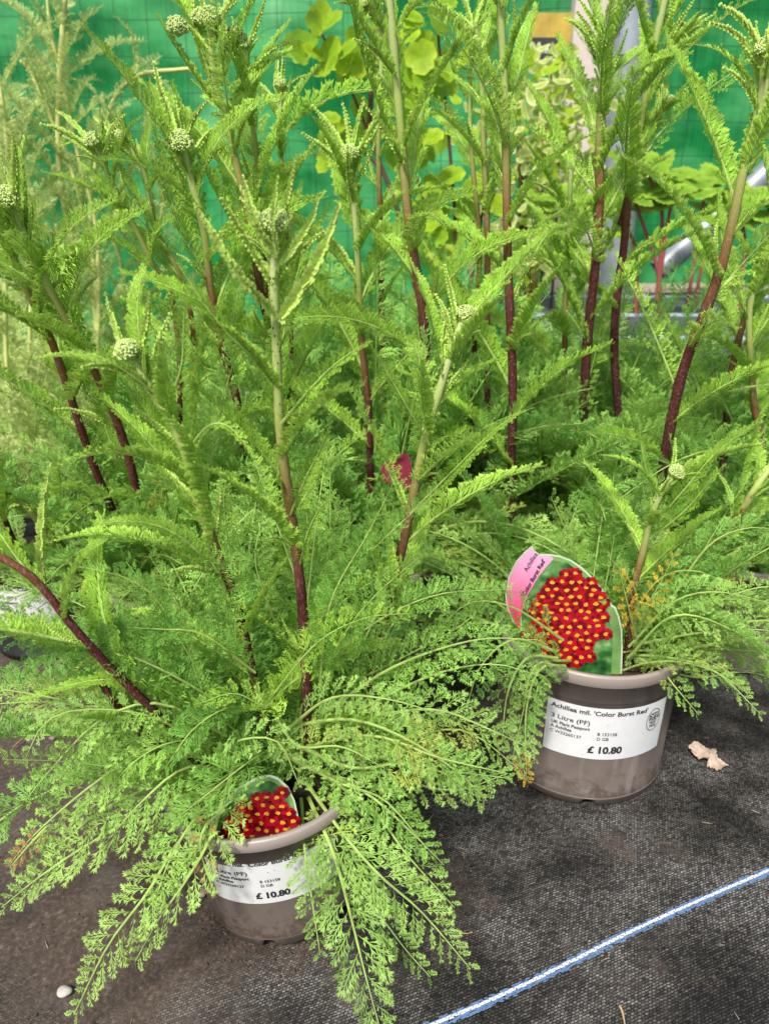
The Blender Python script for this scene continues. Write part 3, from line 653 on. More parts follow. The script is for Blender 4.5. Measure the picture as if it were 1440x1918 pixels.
# red-stemmed serrated plants on the bench
def redplant(px, D, stems, label, loc_z=.365):
    b = P(px, 620, D); o3 = np.array([b[0], D, loc_z]); t = thing('red_stemmed_perennial', label, 'plant', o3, 'red-stemmed plants on the bench')
    for pl in stems:
        q3 = [P(x, y, D) for x, y in pl[1:]]; pts = [np.array([q3[0][0] + (q3[0][0] - q3[-1][0]) * .4, D, loc_z])] + q3; cv, _ = spline(pts, 18); acc = Acc(); tube(acc, cv, np.linspace(.0052, .0034, 18), 8); so = obj('stem', acc.mesh('stem', [M['redstem']], True, o3), t)
        acc = Acc(); top = cv[-1]
        for k in range(9):
            a = k * 2.4; d = np.array([math.cos(a), math.sin(a) * .6, rg.uniform(-.1, .5)]); r = rg.uniform(.028, .05) * D / 1.7
            disc_leaf(acc, top + d * r * 1.15, unit(np.array([0, -.55, 1]) + .5 * rg.uniform(-1, 1) * np.array([1, 0, 0])), d, r, rg, 0, 1, .07)
        obj('leaf_cluster', acc.mesh('leaf_cluster', [M['serrate']], True, o3), so)
redplant(1290, 1.72, [[(1275, 560), (1240, 400), (1215, 330)], [(1300, 540), (1250, 420), (1260, 370)], [(1260, 570), (1230, 500), (1190, 380)]], 'red-stemmed plant with toothed leaves on the bench, below the right of the steel post')
redplant(1420, 1.66, [[(1400, 560), (1395, 470), (1390, 420)], [(1440, 560), (1470, 470), (1440, 390)]], 'red-stemmed plant with toothed leaves at the right end by the sloping rail')
redplant(1315, 1.95, [[(1312, 500), (1310, 420), (1322, 350)], [(1320, 480), (1330, 430), (1360, 385)]], 'smaller red-stemmed toothed plant standing farthest back on the bench', .362)
redplant(1110, 1.8, [[(1060, 520), (1062, 450), (1050, 390)], [(1180, 560), (1190, 470), (1160, 400)]], 'red-stemmed plant with toothed leaves at the left end of the bench')

# pale yarrows far left
def pale_yarrow(px, D, stems, label, nb=22):
    b = P(px, 700, D); o3 = np.array([b[0], D, 0.0]); t = thing('pale_yarrow', label, 'plant', o3, 'pale yarrows by the green cloth')
    acc = Acc(); rt = .07
    for s in stems:
        pts = [(px + rg.uniform(-12, 12), 1020, D)] + [(x, y, D) for x, y in s['p']]
        build_stem(t, o3, pts, s.get('w', 13), rg, bud=s.get('bud'), dens=s.get('dens', .8), lo=.15, hi=.95, pale=True, lk=1.5 * s.get('lk', 1.0), budscale=.9, topleaf=.5)
    basal(t, o3, nb, .05, .12, rg, ['palef'], (40, 85), (1.6, 3.2))
    build_pot(t, .075, .06, .13, 'blackplastic')
pale_yarrow(150, 1.35, [dict(p=[(140, 560), (112, 330), (115, 120), (125, -40)], w=16), dict(p=[(180, 620), (150, 380), (105, 240), (52, 122)], bud=2, w=12), dict(p=[(185, 500), (150, 300), (95, 60), (90, -30)], w=12, lk=.7)], 'tall pale sage yarrow before the green cloth, second from the left edge')
pale_yarrow(215, 1.5, [dict(p=[(170, 480), (200, 230), (250, 145), (355, 128)], bud=1, w=13, lk=.7), dict(p=[(230, 560), (210, 420), (270, 260), (292, 175)], bud=3, w=10, lk=.6), dict(p=[(260, 560), (300, 420), (310, 300)], w=10)], 'pale yarrow whose stem arches right across the green cloth')
pale_yarrow(30, 1.3, [dict(p=[(60, 560), (50, 400), (35, 255)], bud=2, w=12), dict(p=[(10, 600), (15, 300), (-5, 120)], w=12), dict(p=[(90, 560), (100, 500), (118, 492)], bud=2, w=9)], 'pale sage yarrow at the left edge with white bud heads', 16)
pale_yarrow(-60, 1.6, [dict(p=[(-10, 560), (0, 300), (10, 180)], w=12), dict(p=[(40, 600), (60, 420), (100, 380)], w=9)], 'pale yarrow half cut off by the left edge', 14)

# ================================================================== POTTED YARROWS
GRP = 'potted yarrows with wine-red stems'
rg = random.Random(11)
# ---- front plant
oA = np.array([-.092, .525, 0.0])
A = thing('potted_yarrow', 'nearest yarrow in the front taupe pot, lower leaves draped over the price label', 'potted plant', oA, GRP)
build_pot(A, .090, .070, .130, 'pot', (R(8), .112, .056, .108), (R(-3), R(-6), 0))
DA = .54
build_stem(A, oA, [(500, 1500, .56), (440, 1470, .545), (365, 1425, .505), (290, 1340, .465), (205, 1245, .448), (130, 1160, .438), (65, 1085, .432), (-20, 1030, .428)], 22, rg, -.1, .60, lo=.62, dens=.7, lk=.9)
build_stem(A, oA, [(520, 1480, .56), (490, 1320, .54), (468, 1230, .53), (436, 1120, .52), (395, 1010, .51), (362, 890, .50), (325, 790, .49), (285, 735, .485), (245, 668, .48)], 26, rg, .0, 1.0, bud=1, lo=.25, budscale=.95, topleaf=1.0)
s3 = build_stem(A, oA, [(585, 1500, .56), (578, 1330, .545), (572, 1250, .54), (558, 1110, .53), (543, 930, .52), (529, 800, .51), (519, 650, .50), (513, 520, .49), (517, 430, .485)], 27, rg, .0, 1.05, bud=1, lo=.18, hi=.86, budscale=1.15, topleaf=1.1)
build_stem(A, oA, [(640, 1480, .57), (700, 1250, .58), (735, 1110, .58), (758, 990, .58), (790, 840, .575), (828, 720, .57), (848, 650, .57), (868, 600, .57)], 24, rg, .05, 1.0, bud=1, lo=.4, budscale=.9, topleaf=.9)
build_stem(A, oA, [(480, 1500, .56), (380, 1430, .52), (290, 1390, .48), (225, 1330, .465), (185, 1270, .46)], 24, rg, -.1, .2, lo=.8, dens=.6)
# hero leaves of the front plant: (points, width px, kind, material)
def H(par, org, pts, wpx, kind, m, hint=(0, -.55, .83), name='basal_leaf', tw=0):
    D = np.mean([p[2] for p in pts]); y = np.mean([p[1] for p in pts])
    return make_leaf(name, [P(*p) for p in pts], pxw(wpx, D, y), kind, m, rg, par, org, hint, tw)
HA = [
 ([(620, 1380, .53), (760, 1380, .51), (870, 1370, .50), (970, 1440, .49)], 50, 'open', 'lower'),
 ([(640, 1420, .53), (780, 1470, .50), (860, 1480, .49), (950, 1450, .485)], 42, 'open', 'lower'),
 ([(420, 1380, .50), (300, 1320, .465), (190, 1350, .45), (90, 1450, .435), (50, 1500, .43)], 50, 'open', 'basal'),
 ([(400, 1360, .50), (280, 1240, .475), (160, 1200, .46), (20, 1260, .45)], 50, 'feather', 'basal'),
 ([(440, 1450, .50), (350, 1440, .46), (270, 1500, .44), (190, 1590, .43)], 52, 'open', 'basal'),
 ([(580, 1400, .50), (700, 1380, .465), (820, 1420, .45), (950, 1450, .45)], 52, 'open', 'basal'),
 ([(590, 1440, .50), (690, 1490, .46), (770, 1560, .45), (830, 1620, .445)], 50, 'open', 'basal'),
 ([(300, 1330, .50), (200, 1250, .475), (90, 1190, .465), (-30, 1200, .46)], 52, 'open', 'basal'),
 ([(380, 1450, .50), (250, 1490, .455), (140, 1560, .44), (40, 1690, .425)], 58, 'open', 'lower'),
 ([(430, 1480, .49), (370, 1530, .45), (320, 1610, .43), (290, 1690, .42)], 55, 'open', 'basal'),
 ([(600, 1450, .50), (700, 1520, .465), (760, 1600, .45), (850, 1700, .435)], 52, 'open', 'lower'),
 ([(520, 1350, .51), (560, 1400, .47), (640, 1400, .455), (720, 1440, .45)], 50, 'open', 'lower'),
 ([(470, 1330, .50), (420, 1330, .465), (360, 1370, .45), (310, 1440, .445)], 44, 'feather', 'basal'),
 ([(610, 1290, .53), (640, 1200, .50), (700, 1120, .49), (790, 1040, .485)], 46, 'feather', 'basal'),
 ([(560, 1240, .54), (640, 1100, .52), (720, 1010, .51), (820, 920, .505)], 46, 'feather', 'basal'),
 ([(430, 1230, .53), (420, 1100, .51), (360, 1020, .50), (280, 1010, .495)], 46, 'feather', 'basal'),
 ([(520, 1180, .54), (480, 1060, .52), (490, 960, .51), (440, 900, .505)], 46, 'feather', 'basal'),
 ([(640, 1290, .54), (780, 1220, .52), (880, 1160, .51), (930, 1090, .505)], 46, 'feather', 'basal'),
 ([(430, 1470, .50), (310, 1505, .46), (180, 1575, .43), (80, 1640, .42), (5, 1700, .415)], 62, 'open', 'lower'),
 ([(455, 1480, .50), (350, 1560, .45), (280, 1670, .42), (205, 1770, .40), (140, 1900, .385)], 60, 'open', 'lower'),
 ([(440, 1430, .50), (400, 1560, .44), (350, 1650, .42), (300, 1720, .41), (255, 1800, .40)], 62, 'open', 'lower'),
 ([(580, 1500, .50), (625, 1600, .445), (655, 1710, .425), (685, 1830, .40), (715, 1940, .38)], 78, 'open', 'lower'),
 ([(575, 1470, .51), (640, 1560, .46), (710, 1640, .435), (790, 1710, .425), (880, 1815, .405)], 62, 'open', 'lower'),
 ([(580, 1500, .51), (640, 1620, .47), (700, 1700, .455), (760, 1780, .44), (805, 1830, .43)], 50, 'open', 'basal'),
 ([(565, 1500, .50), (572, 1600, .45), (585, 1690, .435), (600, 1790, .42)], 45, 'open', 'basal'),
 ([(520, 1400, .50), (465, 1430, .455), (400, 1480, .435), (330, 1535, .43)], 62, 'feather', 'basal'),
 ([(560, 1360, .50), (660, 1350, .47), (760, 1385, .455), (860, 1450, .45), (910, 1500, .45)], 55, 'open', 'lower'),
 ([(560, 1400, .50), (660, 1440, .47), (770, 1430, .46), (850, 1460, .455), (900, 1500, .45)], 55, 'open', 'lower'),
 ([(540, 1370, .50), (620, 1310, .47), (720, 1310, .455), (830, 1340, .45)], 48, 'open', 'lower'),
 ([(540, 1420, .50), (640, 1470, .465), (720, 1500, .455), (800, 1590, .445)], 50, 'open', 'basal'),
 ([(500, 1320, .50), (590, 1210, .48), (680, 1160, .465), (765, 1150, .46)], 45, 'feather', 'stemleaf'),
 ([(600, 1260, .53), (700, 1170, .51), (820, 1115, .50), (960, 1105, .495)], 45, 'feather', 'basal'),
 ([(620, 1330, .53), (740, 1250, .51), (890, 1200, .50), (1010, 1200, .50)], 55, 'open', 'basal'),
 ([(620, 1360, .53), (800, 1330, .50), (910, 1365, .49), (985, 1400, .49)], 55, 'open', 'lower'),
 ([(640, 1350, .53), (800, 1270, .51), (920, 1245, .50), (1000, 1265, .50)], 50, 'open', 'basal'),
 ([(650, 1400, .53), (780, 1440, .50), (880, 1450, .49), (960, 1460, .485)], 42, 'open', 'basal'),
 ([(440, 1340, .50), (330, 1270, .475), (200, 1215, .46), (40, 1180, .455), (-40, 1170, .45)], 60, 'feather', 'basal'),
 ([(420, 1380, .50), (300, 1290, .47), (180, 1275, .455), (45, 1310, .45)], 28, 'dense', 'stemleaf'),
 ([(400, 1420, .50), (300, 1350, .465), (180, 1330, .45), (90, 1350, .44), (45, 1430, .43)], 42, 'open', 'lower'),
 ([(420, 1440, .50), (300, 1400, .47), (190, 1460, .45), (70, 1560, .435), (20, 1620, .43)], 60, 'open', 'basal'),
 ([(430, 1400, .50), (330, 1390, .46), (250, 1430, .45), (190, 1500, .44)], 42, 'feather', 'basal'),
 ([(475, 1260, .50), (380, 1190, .48), (300, 1180, .475), (200, 1175, .47)], 45, 'feather', 'basal'),
 ([(410, 1080, .51), (340, 1010, .49), (270, 980, .48), (180, 980, .475)], 30, 'dense', 'stemleaf'),
 ([(470, 1400, .50), (400, 1330, .47), (370, 1270, .46), (350, 1200, .455)], 40, 'feather', 'basal'),
 ([(490, 1420, .49), (450, 1390, .45), (520, 1390, .44), (560, 1470, .43)], 42, 'open', 'lower'),
 ([(600, 1280, .52), (620, 1130, .51), (690, 1000, .505), (740, 900, .50)], 42, 'feather', 'basal'),
 ([(300, 1280, .50), (310, 1160, .48), (250, 1090, .47), (140, 1060, .465)], 38, 'feather', 'basal'),
 ([(320, 1400, .50), (240, 1330, .47), (140, 1320, .46), (60, 1250, .455)], 40, 'open', 'basal'),
 ([(480, 1300, .49), (500, 1330, .465), (440, 1300, .45), (370, 1320, .445)], 38, 'feather', 'stemleaf'),
]
for pts, wp, k, m in HA: H(A, oA, pts, wp, k, m)
H(A, oA, [(420, 1520, .45), (385, 1550, .437), (378, 1600, .432), (405, 1680, .43)], 30, 'open', 'dry')
H(A, oA, [(95, 1545, .44), (65, 1575, .43), (20, 1625, .425)], 26, 'open', 'dry')
# stem leaves of the tall front stem placed as in the photo
so3 = np.array(s3.location) + oA
HS = [([(527, 600, .49), (575, 530, .475), (610, 460, .47), (635, 385, .465)], 26, 'lobe', 'young'),
      ([(512, 590, .49), (450, 520, .47), (400, 440, .46), (365, 385, .455)], 24, 'lobe', 'young'),
      ([(508, 700, .50), (440, 640, .475), (390, 580, .465), (330, 490, .46)], 28, 'dense', 'stemleaf'),
      ([(530, 790, .50), (580, 730, .475), (630, 680, .465), (690, 640, .46)], 32, 'dense', 'stemleaf'),
      ([(515, 480, .485), (480, 420, .475), (455, 330, .47)], 18, 'lobe', 'young'),
      ([(535, 490, .485), (580, 420, .478), (600, 360, .472)], 16, 'lobe', 'young'),
      ([(520, 470, .48), (512, 420, .472), (520, 330, .470)], 14, 'lobe', 'young'),
      ([(545, 960, .52), (570, 900, .50), (600, 840, .49), (620, 790, .485)], 26, 'dense', 'stemleaf'),
      ([(560, 1060, .53), (575, 1000, .51), (600, 950, .50), (628, 930, .49)], 22, 'dense', 'stemleaf')]
for pts, wp, k, m in HS: H(s3, so3, pts, wp, k, m, (0.2, -.9, .4), 'stem_leaf')
for pts, wp, k, m in [([(350, 850, .50), (390, 800, .48), (430, 800, .47), (480, 860, .465)], 22, 'dense', 'stemleaf'),
                      ([(300, 745, .485), (240, 700, .47), (190, 670, .46), (140, 655, .455)], 22, 'dense', 'stemleaf'),
                      ([(310, 770, .485), (340, 690, .475), (345, 600, .47), (350, 540, .465)], 24, 'dense', 'stemleaf'),
                      ([(85, 1110, .47), (80, 1020, .46), (85, 940, .455), (95, 870, .45)], 18, 'lobe', 'young'),
                      ([(735, 1110, .57), (700, 1050, .55), (690, 990, .545), (710, 955, .54)], 24, 'dense', 'stemleaf'),
                      ([(770, 960, .57), (850, 880, .55), (920, 810, .54), (975, 770, .535)], 26, 'dense', 'stemleaf'),
                      ([(800, 830, .57), (760, 760, .55), (720, 690, .545), (690, 640, .54)], 22, 'dense', 'stemleaf'),
                      ([(480, 1290, .52), (450, 1230, .50), (440, 1160, .49), (450, 1130, .485)], 26, 'feather', 'stemleaf')]:
    H(A, oA, pts, wp, k, m, (0.1, -.8, .5), 'basal_leaf')
basal(A, oA, 56, .060, .10, rg, ['feather', 'feather', 'feather', 'open'], (50, 87), (.9, 1.65), [(40, 215)])

# ---- back right plant with the visible label
oB = np.array([P(1092, 1415, .72)[0] - .012, .718, 0.0])
B = thing('potted_yarrow', 'yarrow in the right taupe pot whose whole price label shows', 'potted plant', oB, GRP)
build_pot(B, .101, .095, .165, 'pot', (R(1.5), .132, .062, .126), (0, R(1), 0))
rg = random.Random(31)
build_stem(B, oB, [(1170, 1270, .68), (1185, 1120, .67), (1210, 1000, .66), (1238, 925, .65), (1262, 890, .645)], 18, rg, .15, 1.05, bud=1, lo=.5, budscale=.85, topleaf=.9, lk=.8)
build_stem(B, oB, [(1215, 1200, .72), (1262, 1130, .73), (1310, 1080, .74), (1380, 960, .745), (1440, 880, .75)], 22, rg, .0, .9, lo=.4, lk=1.1)
HB = [
 ([(1040, 1235, .62), (985, 1235, .60), (950, 1300, .585), (940, 1390, .575)], 46, 'open', 'lower'),
 ([(1055, 1250, .62), (1010, 1255, .60), (985, 1330, .585), (985, 1450, .575)], 36, 'open', 'lower'),
 ([(1030, 1220, .63), (960, 1200, .61), (900, 1250, .595), (870, 1340, .585)], 46, 'open', 'basal'),
 ([(1050, 1200, .64), (960, 1140, .62), (880, 1130, .61), (820, 1180, .60)], 44, 'open', 'basal'),
 ([(1240, 1150, .68), (1320, 1030, .66), (1400, 990, .65), (1480, 1000, .64)], 44, 'open', 'basal'),
 ([(1190, 1230, .67), (1260, 1235, .64), (1340, 1260, .62), (1425, 1340, .60)], 34, 'open', 'lower'),
 ([(1190, 1235, .67), (1230, 1250, .645), (1265, 1290, .63), (1308, 1340, .62)], 32, 'open', 'lower'),
 ([(1180, 1210, .66), (1260, 1130, .64), (1340, 1110, .63), (1440, 1130, .62)], 40, 'open', 'basal'),
 ([(1180, 1230, .66), (1250, 1160, .63), (1320, 1160, .62), (1425, 1210, .61)], 42, 'open', 'lower'),
 ([(1190, 1210, .67), (1290, 1190, .65), (1400, 1180, .64), (1500, 1190, .63)], 38, 'open', 'basal'),
 ([(1190, 1240, .67), (1300, 1270, .66), (1400, 1260, .65), (1500, 1290, .64)], 30, 'open', 'basal'),
 ([(1060, 1250, .66), (1010, 1280, .61), (1000, 1350, .60), (1000, 1430, .59)], 30, 'open', 'lower'),
 ([(1070, 1240, .66), (1000, 1250, .60), (980, 1330, .59), (960, 1420, .58)], 44, 'open', 'basal'),
 ([(1150, 1200, .70), (1130, 1130, .68), (1140, 1060, .67), (1150, 1000, .66)], 42, 'open', 'basal'),
 ([(1160, 1190, .70), (1230, 1090, .67), (1300, 1070, .66), (1370, 1100, .65)], 42, 'open', 'basal'),
 ([(1180, 1200, .69), (1190, 1120, .66), (1170, 1080, .65), (1140, 1045, .64)], 40, 'open', 'lower'),
 ([(1100, 1180, .74), (1080, 1060, .72), (1060, 1000, .71), (1030, 930, .70)], 44, 'open', 'basal'),
 ([(1120, 1180, .74), (1150, 1060, .72), (1200, 960, .71), (1200, 860, .70)], 40, 'feather', 'basal'),
 ([(1230, 980, .66), (1280, 920, .64), (1340, 850, .63), (1420, 790, .62)], 24, 'dense', 'stemleaf'),
 ([(1220, 1010, .66), (1280, 960, .64), (1330, 900, .63), (1345, 880, .63)], 24, 'dense', 'stemleaf'),
 ([(1222, 950, .66), (1210, 890, .65), (1200, 840, .645), (1195, 780, .64)], 15, 'dense', 'stemleaf'),
]
for pts, wp, k, m in HB: H(B, oB, pts, wp, k, m)
H(B, oB, [(1195, 1180, .65), (1215, 1130, .625), (1240, 1085, .615), (1265, 1035, .61)], 26, 'open', 'yellow')
H(B, oB, [(1185, 1190, .65), (1172, 1130, .625), (1158, 1065, .615)], 34, 'open', 'yellow')
H(B, oB, [(1195, 1210, .70), (1280, 1200, .68), (1330, 1215, .67)], 26, 'open', 'yellow')
H(B, oB, [(965, 1400, .59), (975, 1430, .585), (990, 1468, .58)], 22, 'open', 'yellow')
basal(B, oB, 66, .075, .14, rg, ['feather', 'open', 'open'], (28, 80), (.7, 1.2), [(-55, 60), (40, 185)])

# ---- plants standing behind, each with its own stems
def yarrow(org, label, stems, seed, nb, potr=.09, potH=.16, pm='pot', sc_=(.8, 1.5), el=(35, 85), lab=None, kinds=('feather', 'feather', 'open')):
    rg = random.Random(seed); t = thing('potted_yarrow', label, 'potted plant', org, GRP); build_pot(t, potr, potr * .88, potH, pm, lab)
    for s in stems: build_stem(t, org, s['p'], s.get('w', 22), rg, s.get('c0', 0), s.get('c1', .95), s.get('bud'), True, s.get('lo', .25), s.get('hi', .98), s.get('dens', .9), s.get('lk', 1.3), s.get('bs', 1.0), s.get('tl', 1.1))
    n2 = int(nb * .35); basal(t, org, nb - n2, potr * .75, potH * .85, rg, list(kinds), el, sc_); basal(t, org, n2, potr * .75, potH * .85, rg, ['feather'], (72, 89), (sc_[0] * 1.3, sc_[1] * 1.15)); return t
oC = np.array([-.27, .86, 0.0])
yarrow(oC, 'yarrow behind the front pot to the left, two dark red stems leaning left', [
 dict(p=[(330, 1150, .86), (270, 960, .80), (208, 770, .75), (150, 640, .72), (105, 560, .70), (60, 470, .68), (18, 380, .66)], w=24, bud=1, lo=.3, bs=1.2, tl=1.5),
 dict(p=[(290, 1130, .86), (203, 940, .80), (150, 780, .76), (95, 640, .73), (45, 540, .70), (0, 420, .68), (-40, 300, .66)], w=22, lo=.35, hi=.9),
 dict(p=[(180, 1180, .80), (45, 1045, .74), (-5, 965, .72), (-60, 880, .70)], w=22, c1=.4, lo=.6),
 dict(p=[(190, 1150, .82), (140, 1062, .78), (70, 970, .74), (0, 900, .72)], w=18, c0=.45, c1=.9, lo=.5),
 dict(p=[(340, 1100, .88), (330, 620, .86), (280, 480, .84), (235, 390, .82), (200, 320, .80), (178, 270, .79)], w=15, c0=.1, bud=1, bs=.9, lo=.5, lk=.9),
 dict(p=[(350, 1100, .88), (360, 620, .87), (290, 420, .85), (270, 320, .84), (228, 262, .83)], w=14, c0=.1, bud=1, bs=.8, lo=.5, lk=.9),
], 41, 97, sc_=(.8, 1.8))
oD = np.array([.0, .93, 0.0])
yarrow(oD, 'big yarrow in the middle behind the front pot, with a maroon tag beside it', [
 dict(p=[(480, 1000, .86), (455, 875, .82), (440, 740, .79), (402, 570, .76), (380, 430, .74), (355, 330, .73), (342, 275, .72)], w=22, bud=1, bs=1.2, tl=1.5, lo=.3),
 dict(p=[(560, 1000, .90), (540, 740, .86), (490, 560, .83), (462, 400, .81), (430, 250, .80), (400, 130, .79), (398, 45, .78)], w=20, bud=5, bs=1.5, tl=1.3, lo=.35),
 dict(p=[(570, 1000, .92), (520, 700, .9), (490, 450, .87), (480, 300, .86), (465, 180, .85), (458, 90, .84)], w=14, bud=2, bs=.9, lo=.4),
 dict(p=[(700, 1000, .88), (678, 600, .82), (668, 460, .80), (660, 360, .79), (655, 295, .78)], w=18, c0=.15, c1=1.05, bud=1, bs=1.0, tl=1.4, lo=.3),
 dict(p=[(820, 1000, .86), (800, 740, .80), (787, 590, .78), (768, 430, .76), (757, 280, .75), (740, 110, .74), (725, -40, .73)], w=24, c1=1.0, lo=.25),
 dict(p=[(960, 1050, .86), (957, 760, .80), (955, 600, .78), (953, 420, .77), (946, 220, .76), (938, 50, .75), (935, -60, .74)], w=22, c1=.95, lo=.25),
 dict(p=[(905, 900, .95), (915, 650, .92), (906, 330, .90), (904, 170, .89), (890, 40, .88)], w=15, c0=.3, c1=.9, lo=.4, lk=.9),
 dict(p=[(880, 900, .97), (895, 500, .95), (885, 300, .94), (880, 150, .93), (886, 60, .92)], w=13, c0=.3, c1=.9, bud=2, bs=.7, lo=.4, lk=.8),
 dict(p=[(560, 900, .96), (545, 600, .94), (530, 350, .93), (525, 165, .92)], w=12, c0=.2, bud=1, bs=.8, lo=.4, lk=.8),
 dict(p=[(740, 950, .97), (715, 560, .95), (708, 300, .93), (715, 80, .92), (690, 10, .91)], w=14, c0=.1, lo=.4, lk=.9, bud=2, bs=.8),
], 42, 97, sc_=(1.1, 2.0))
oE = np.array([.50, .95, 0.0])
yarrow(oE, 'yarrow at the right edge whose dark pot wall shows between leaves', [
 dict(p=[(1230, 960, .84), (1242, 860, .80), (1280, 715, .77), (1322, 580, .75), (1352, 470, .74), (1392, 310, .73), (1428, 190, .72), (1432, 100, .715)], w=26, c1=.98, bud=1, lo=.2, tl=1.4),
 dict(p=[(1350, 900, .95), (1380, 640, .93), (1420, 520, .92), (1450, 420, .91)], w=17, c0=.2, c1=.9, lo=.3),
 dict(p=[(1440, 900, .90), (1400, 620, .88), (1460, 420, .86)], w=16, c0=.5, c1=1, lo=.3),
], 43, 90, potr=.10, sc_=(.9,1.9))
oF = np.array([.27, 1.08, 0.0])
yarrow(oF, 'yarrow farthest back in the right half, its stems crossing the steel post', [
 dict(p=[(1090, 850, .98), (1096, 740, .95), (1106, 560, .92), (1122, 380, .90), (1127, 220, .89), (1142, 80, .88), (1155, -40, .87)], w=22, c1=1.0, lo=.2),
 dict(p=[(1160, 800, 1.0), (1150, 600, .97), (1168, 450, .95), (1188, 310, .93), (1210, 180, .92), (1228, 70, .91), (1250, -20, .90)], w=20, c1=1.0, lo=.25),
 dict(p=[(1160, 420, .95), (1195, 300, .94), (1225, 230, .93), (1248, 196, .925)], w=11, c0=.3, c1=1.1, bud=1, bs=.8, lo=.3, lk=.7),
 dict(p=[(1230, 120, .92), (1250, 90, .915), (1270, 62, .91)], w=9, c0=.8, c1=1.1, bud=1, bs=.8, lo=.5, lk=.5),
 dict(p=[(1135, 260, .89), (1125, 170, .885), (1128, 92, .88)], w=10, c0=.8, c1=1.1, bud=1, bs=.9, lo=.3, lk=.8),
 dict(p=[(1045, 900, 1.0), (1060, 600, .98), (1065, 400, .96), (1070, 300, .95)], w=13, c0=.3, c1=1, lo=.3),
], 44, 95, sc_=(1.2, 2.2), el=(45, 88))
oGk = np.array([-.03, 1.25, 0.0])
yarrow(oGk, 'leafy yarrow mostly hidden, behind the big middle one', [], 45, 60, sc_=(1.4, 2.5), el=(50, 88))
oGl = P(75, 1060, .97); oGl[2] = 0
yarrow(oGl, 'small yarrow in a black pot with a white label at the left edge', [], 46, 16, potr=.085, potH=.15, pm='blackplastic', lab=(R(5), .10, .06, .125), sc_=(.4, .75), el=(60, 85))
oGm = P(300, 930, 1.28); oGm[2] = 0
yarrow(oGm, 'yarrow in a black pot showing a white label between the red stems', [], 47, 26, potr=.09, potH=.16, pm='blackplastic', lab=(R(5), .12, .07, .14), sc_=(.7, 1.3))
oGn = np.array([.72, 1.1, 0]); yarrow(oGn, 'leafy yarrow standing past the right edge in the second row', [], 48, 45, sc_=(.9, 1.5))

# ================================================================== PLANT TAGS
def tagmats():
    m, t, N, L = mat('tag_pink_band'); b = N['Principled BSDF']; tc = N.new('ShaderNodeTexCoord'); sx = N.new('ShaderNodeSeparateXYZ'); L.new(tc.outputs['Generated'], sx.inputs[0])
    r = ramp(N, [(.05, (.80, .03, .06)), (.45, (.72, .14, .32)), (.9, (.76, .40, .60))]); L.new(sx.outputs[2], r.inputs[0]); L.new(r.outputs[0], b.inputs['Base Color']); b.inputs['Roughness'].default_value = .3; M['tpink'] = m
    m, t, N, L = mat('tag_blurred_garden_print'); b = N['Principled BSDF']; n = noise(N, L, 55, 2)
    r = ramp(N, [(.32, (.01, .05, .015)), (.48, (.03, .14, .03)), (.62, (.12, .28, .08)), (.75, (.40, .48, .38))]); L.new(n.outputs[0], r.inputs[0]); L.new(r.outputs[0], b.inputs['Base Color']); b.inputs['Roughness'].default_value = .3; M['tgreen'] = m
tagmats()
M['tedge'] = simple('tag_white_plastic', (.50, .62, .44), .3, .05); M['tred'] = simple('printed_red_petal', (.36, .003, .014), .4, .4, 300)
M['tred2'] = simple('printed_dark_red_petal', (.15, .002, .010), .3, .2, 300); M['tyel'] = simple('printed_yellow_centre', (.72, .33, .03), .3, .3, 900); M['tmargin'] = simple('tag_green_margin', (.16, .30, .09), .3, .3, 25)
def ngon(acc, pts, m=0):
    from mathutils.geometry import tessellate_polygon
    t = tessellate_polygon([[Vector(p) for p in pts]]); acc.add(pts, None, [tuple(x) for x in t], m)
def inside(x, y, poly):
    c = False; j = len(poly) - 1
    for i in range(len(poly)):
        xi, yi = poly[i]; xj, yj = poly[j]
        if (yi > y) != (yj > y) and x < (xj - xi) * (y - yi) / (yj - yi) + xi: c = not c
        j = i
    return c
def smoothpoly(p, n=4):
    p = np.array(p, float); k = len(p); out = []
    for i in range(k):
        p0, p1, p2, p3 = p[i - 1], p[i], p[(i + 1) % k], p[(i + 2) % k]
        for t in np.linspace(0, 1, n, endpoint=False): out.append(tuple(.5 * (2 * p1 + (p2 - p0) * t + (2 * p0 - 5 * p1 + 4 * p2 - p3) * t * t + (3 * p1 - p0 - 3 * p2 + p3) * t ** 3)))
    return out
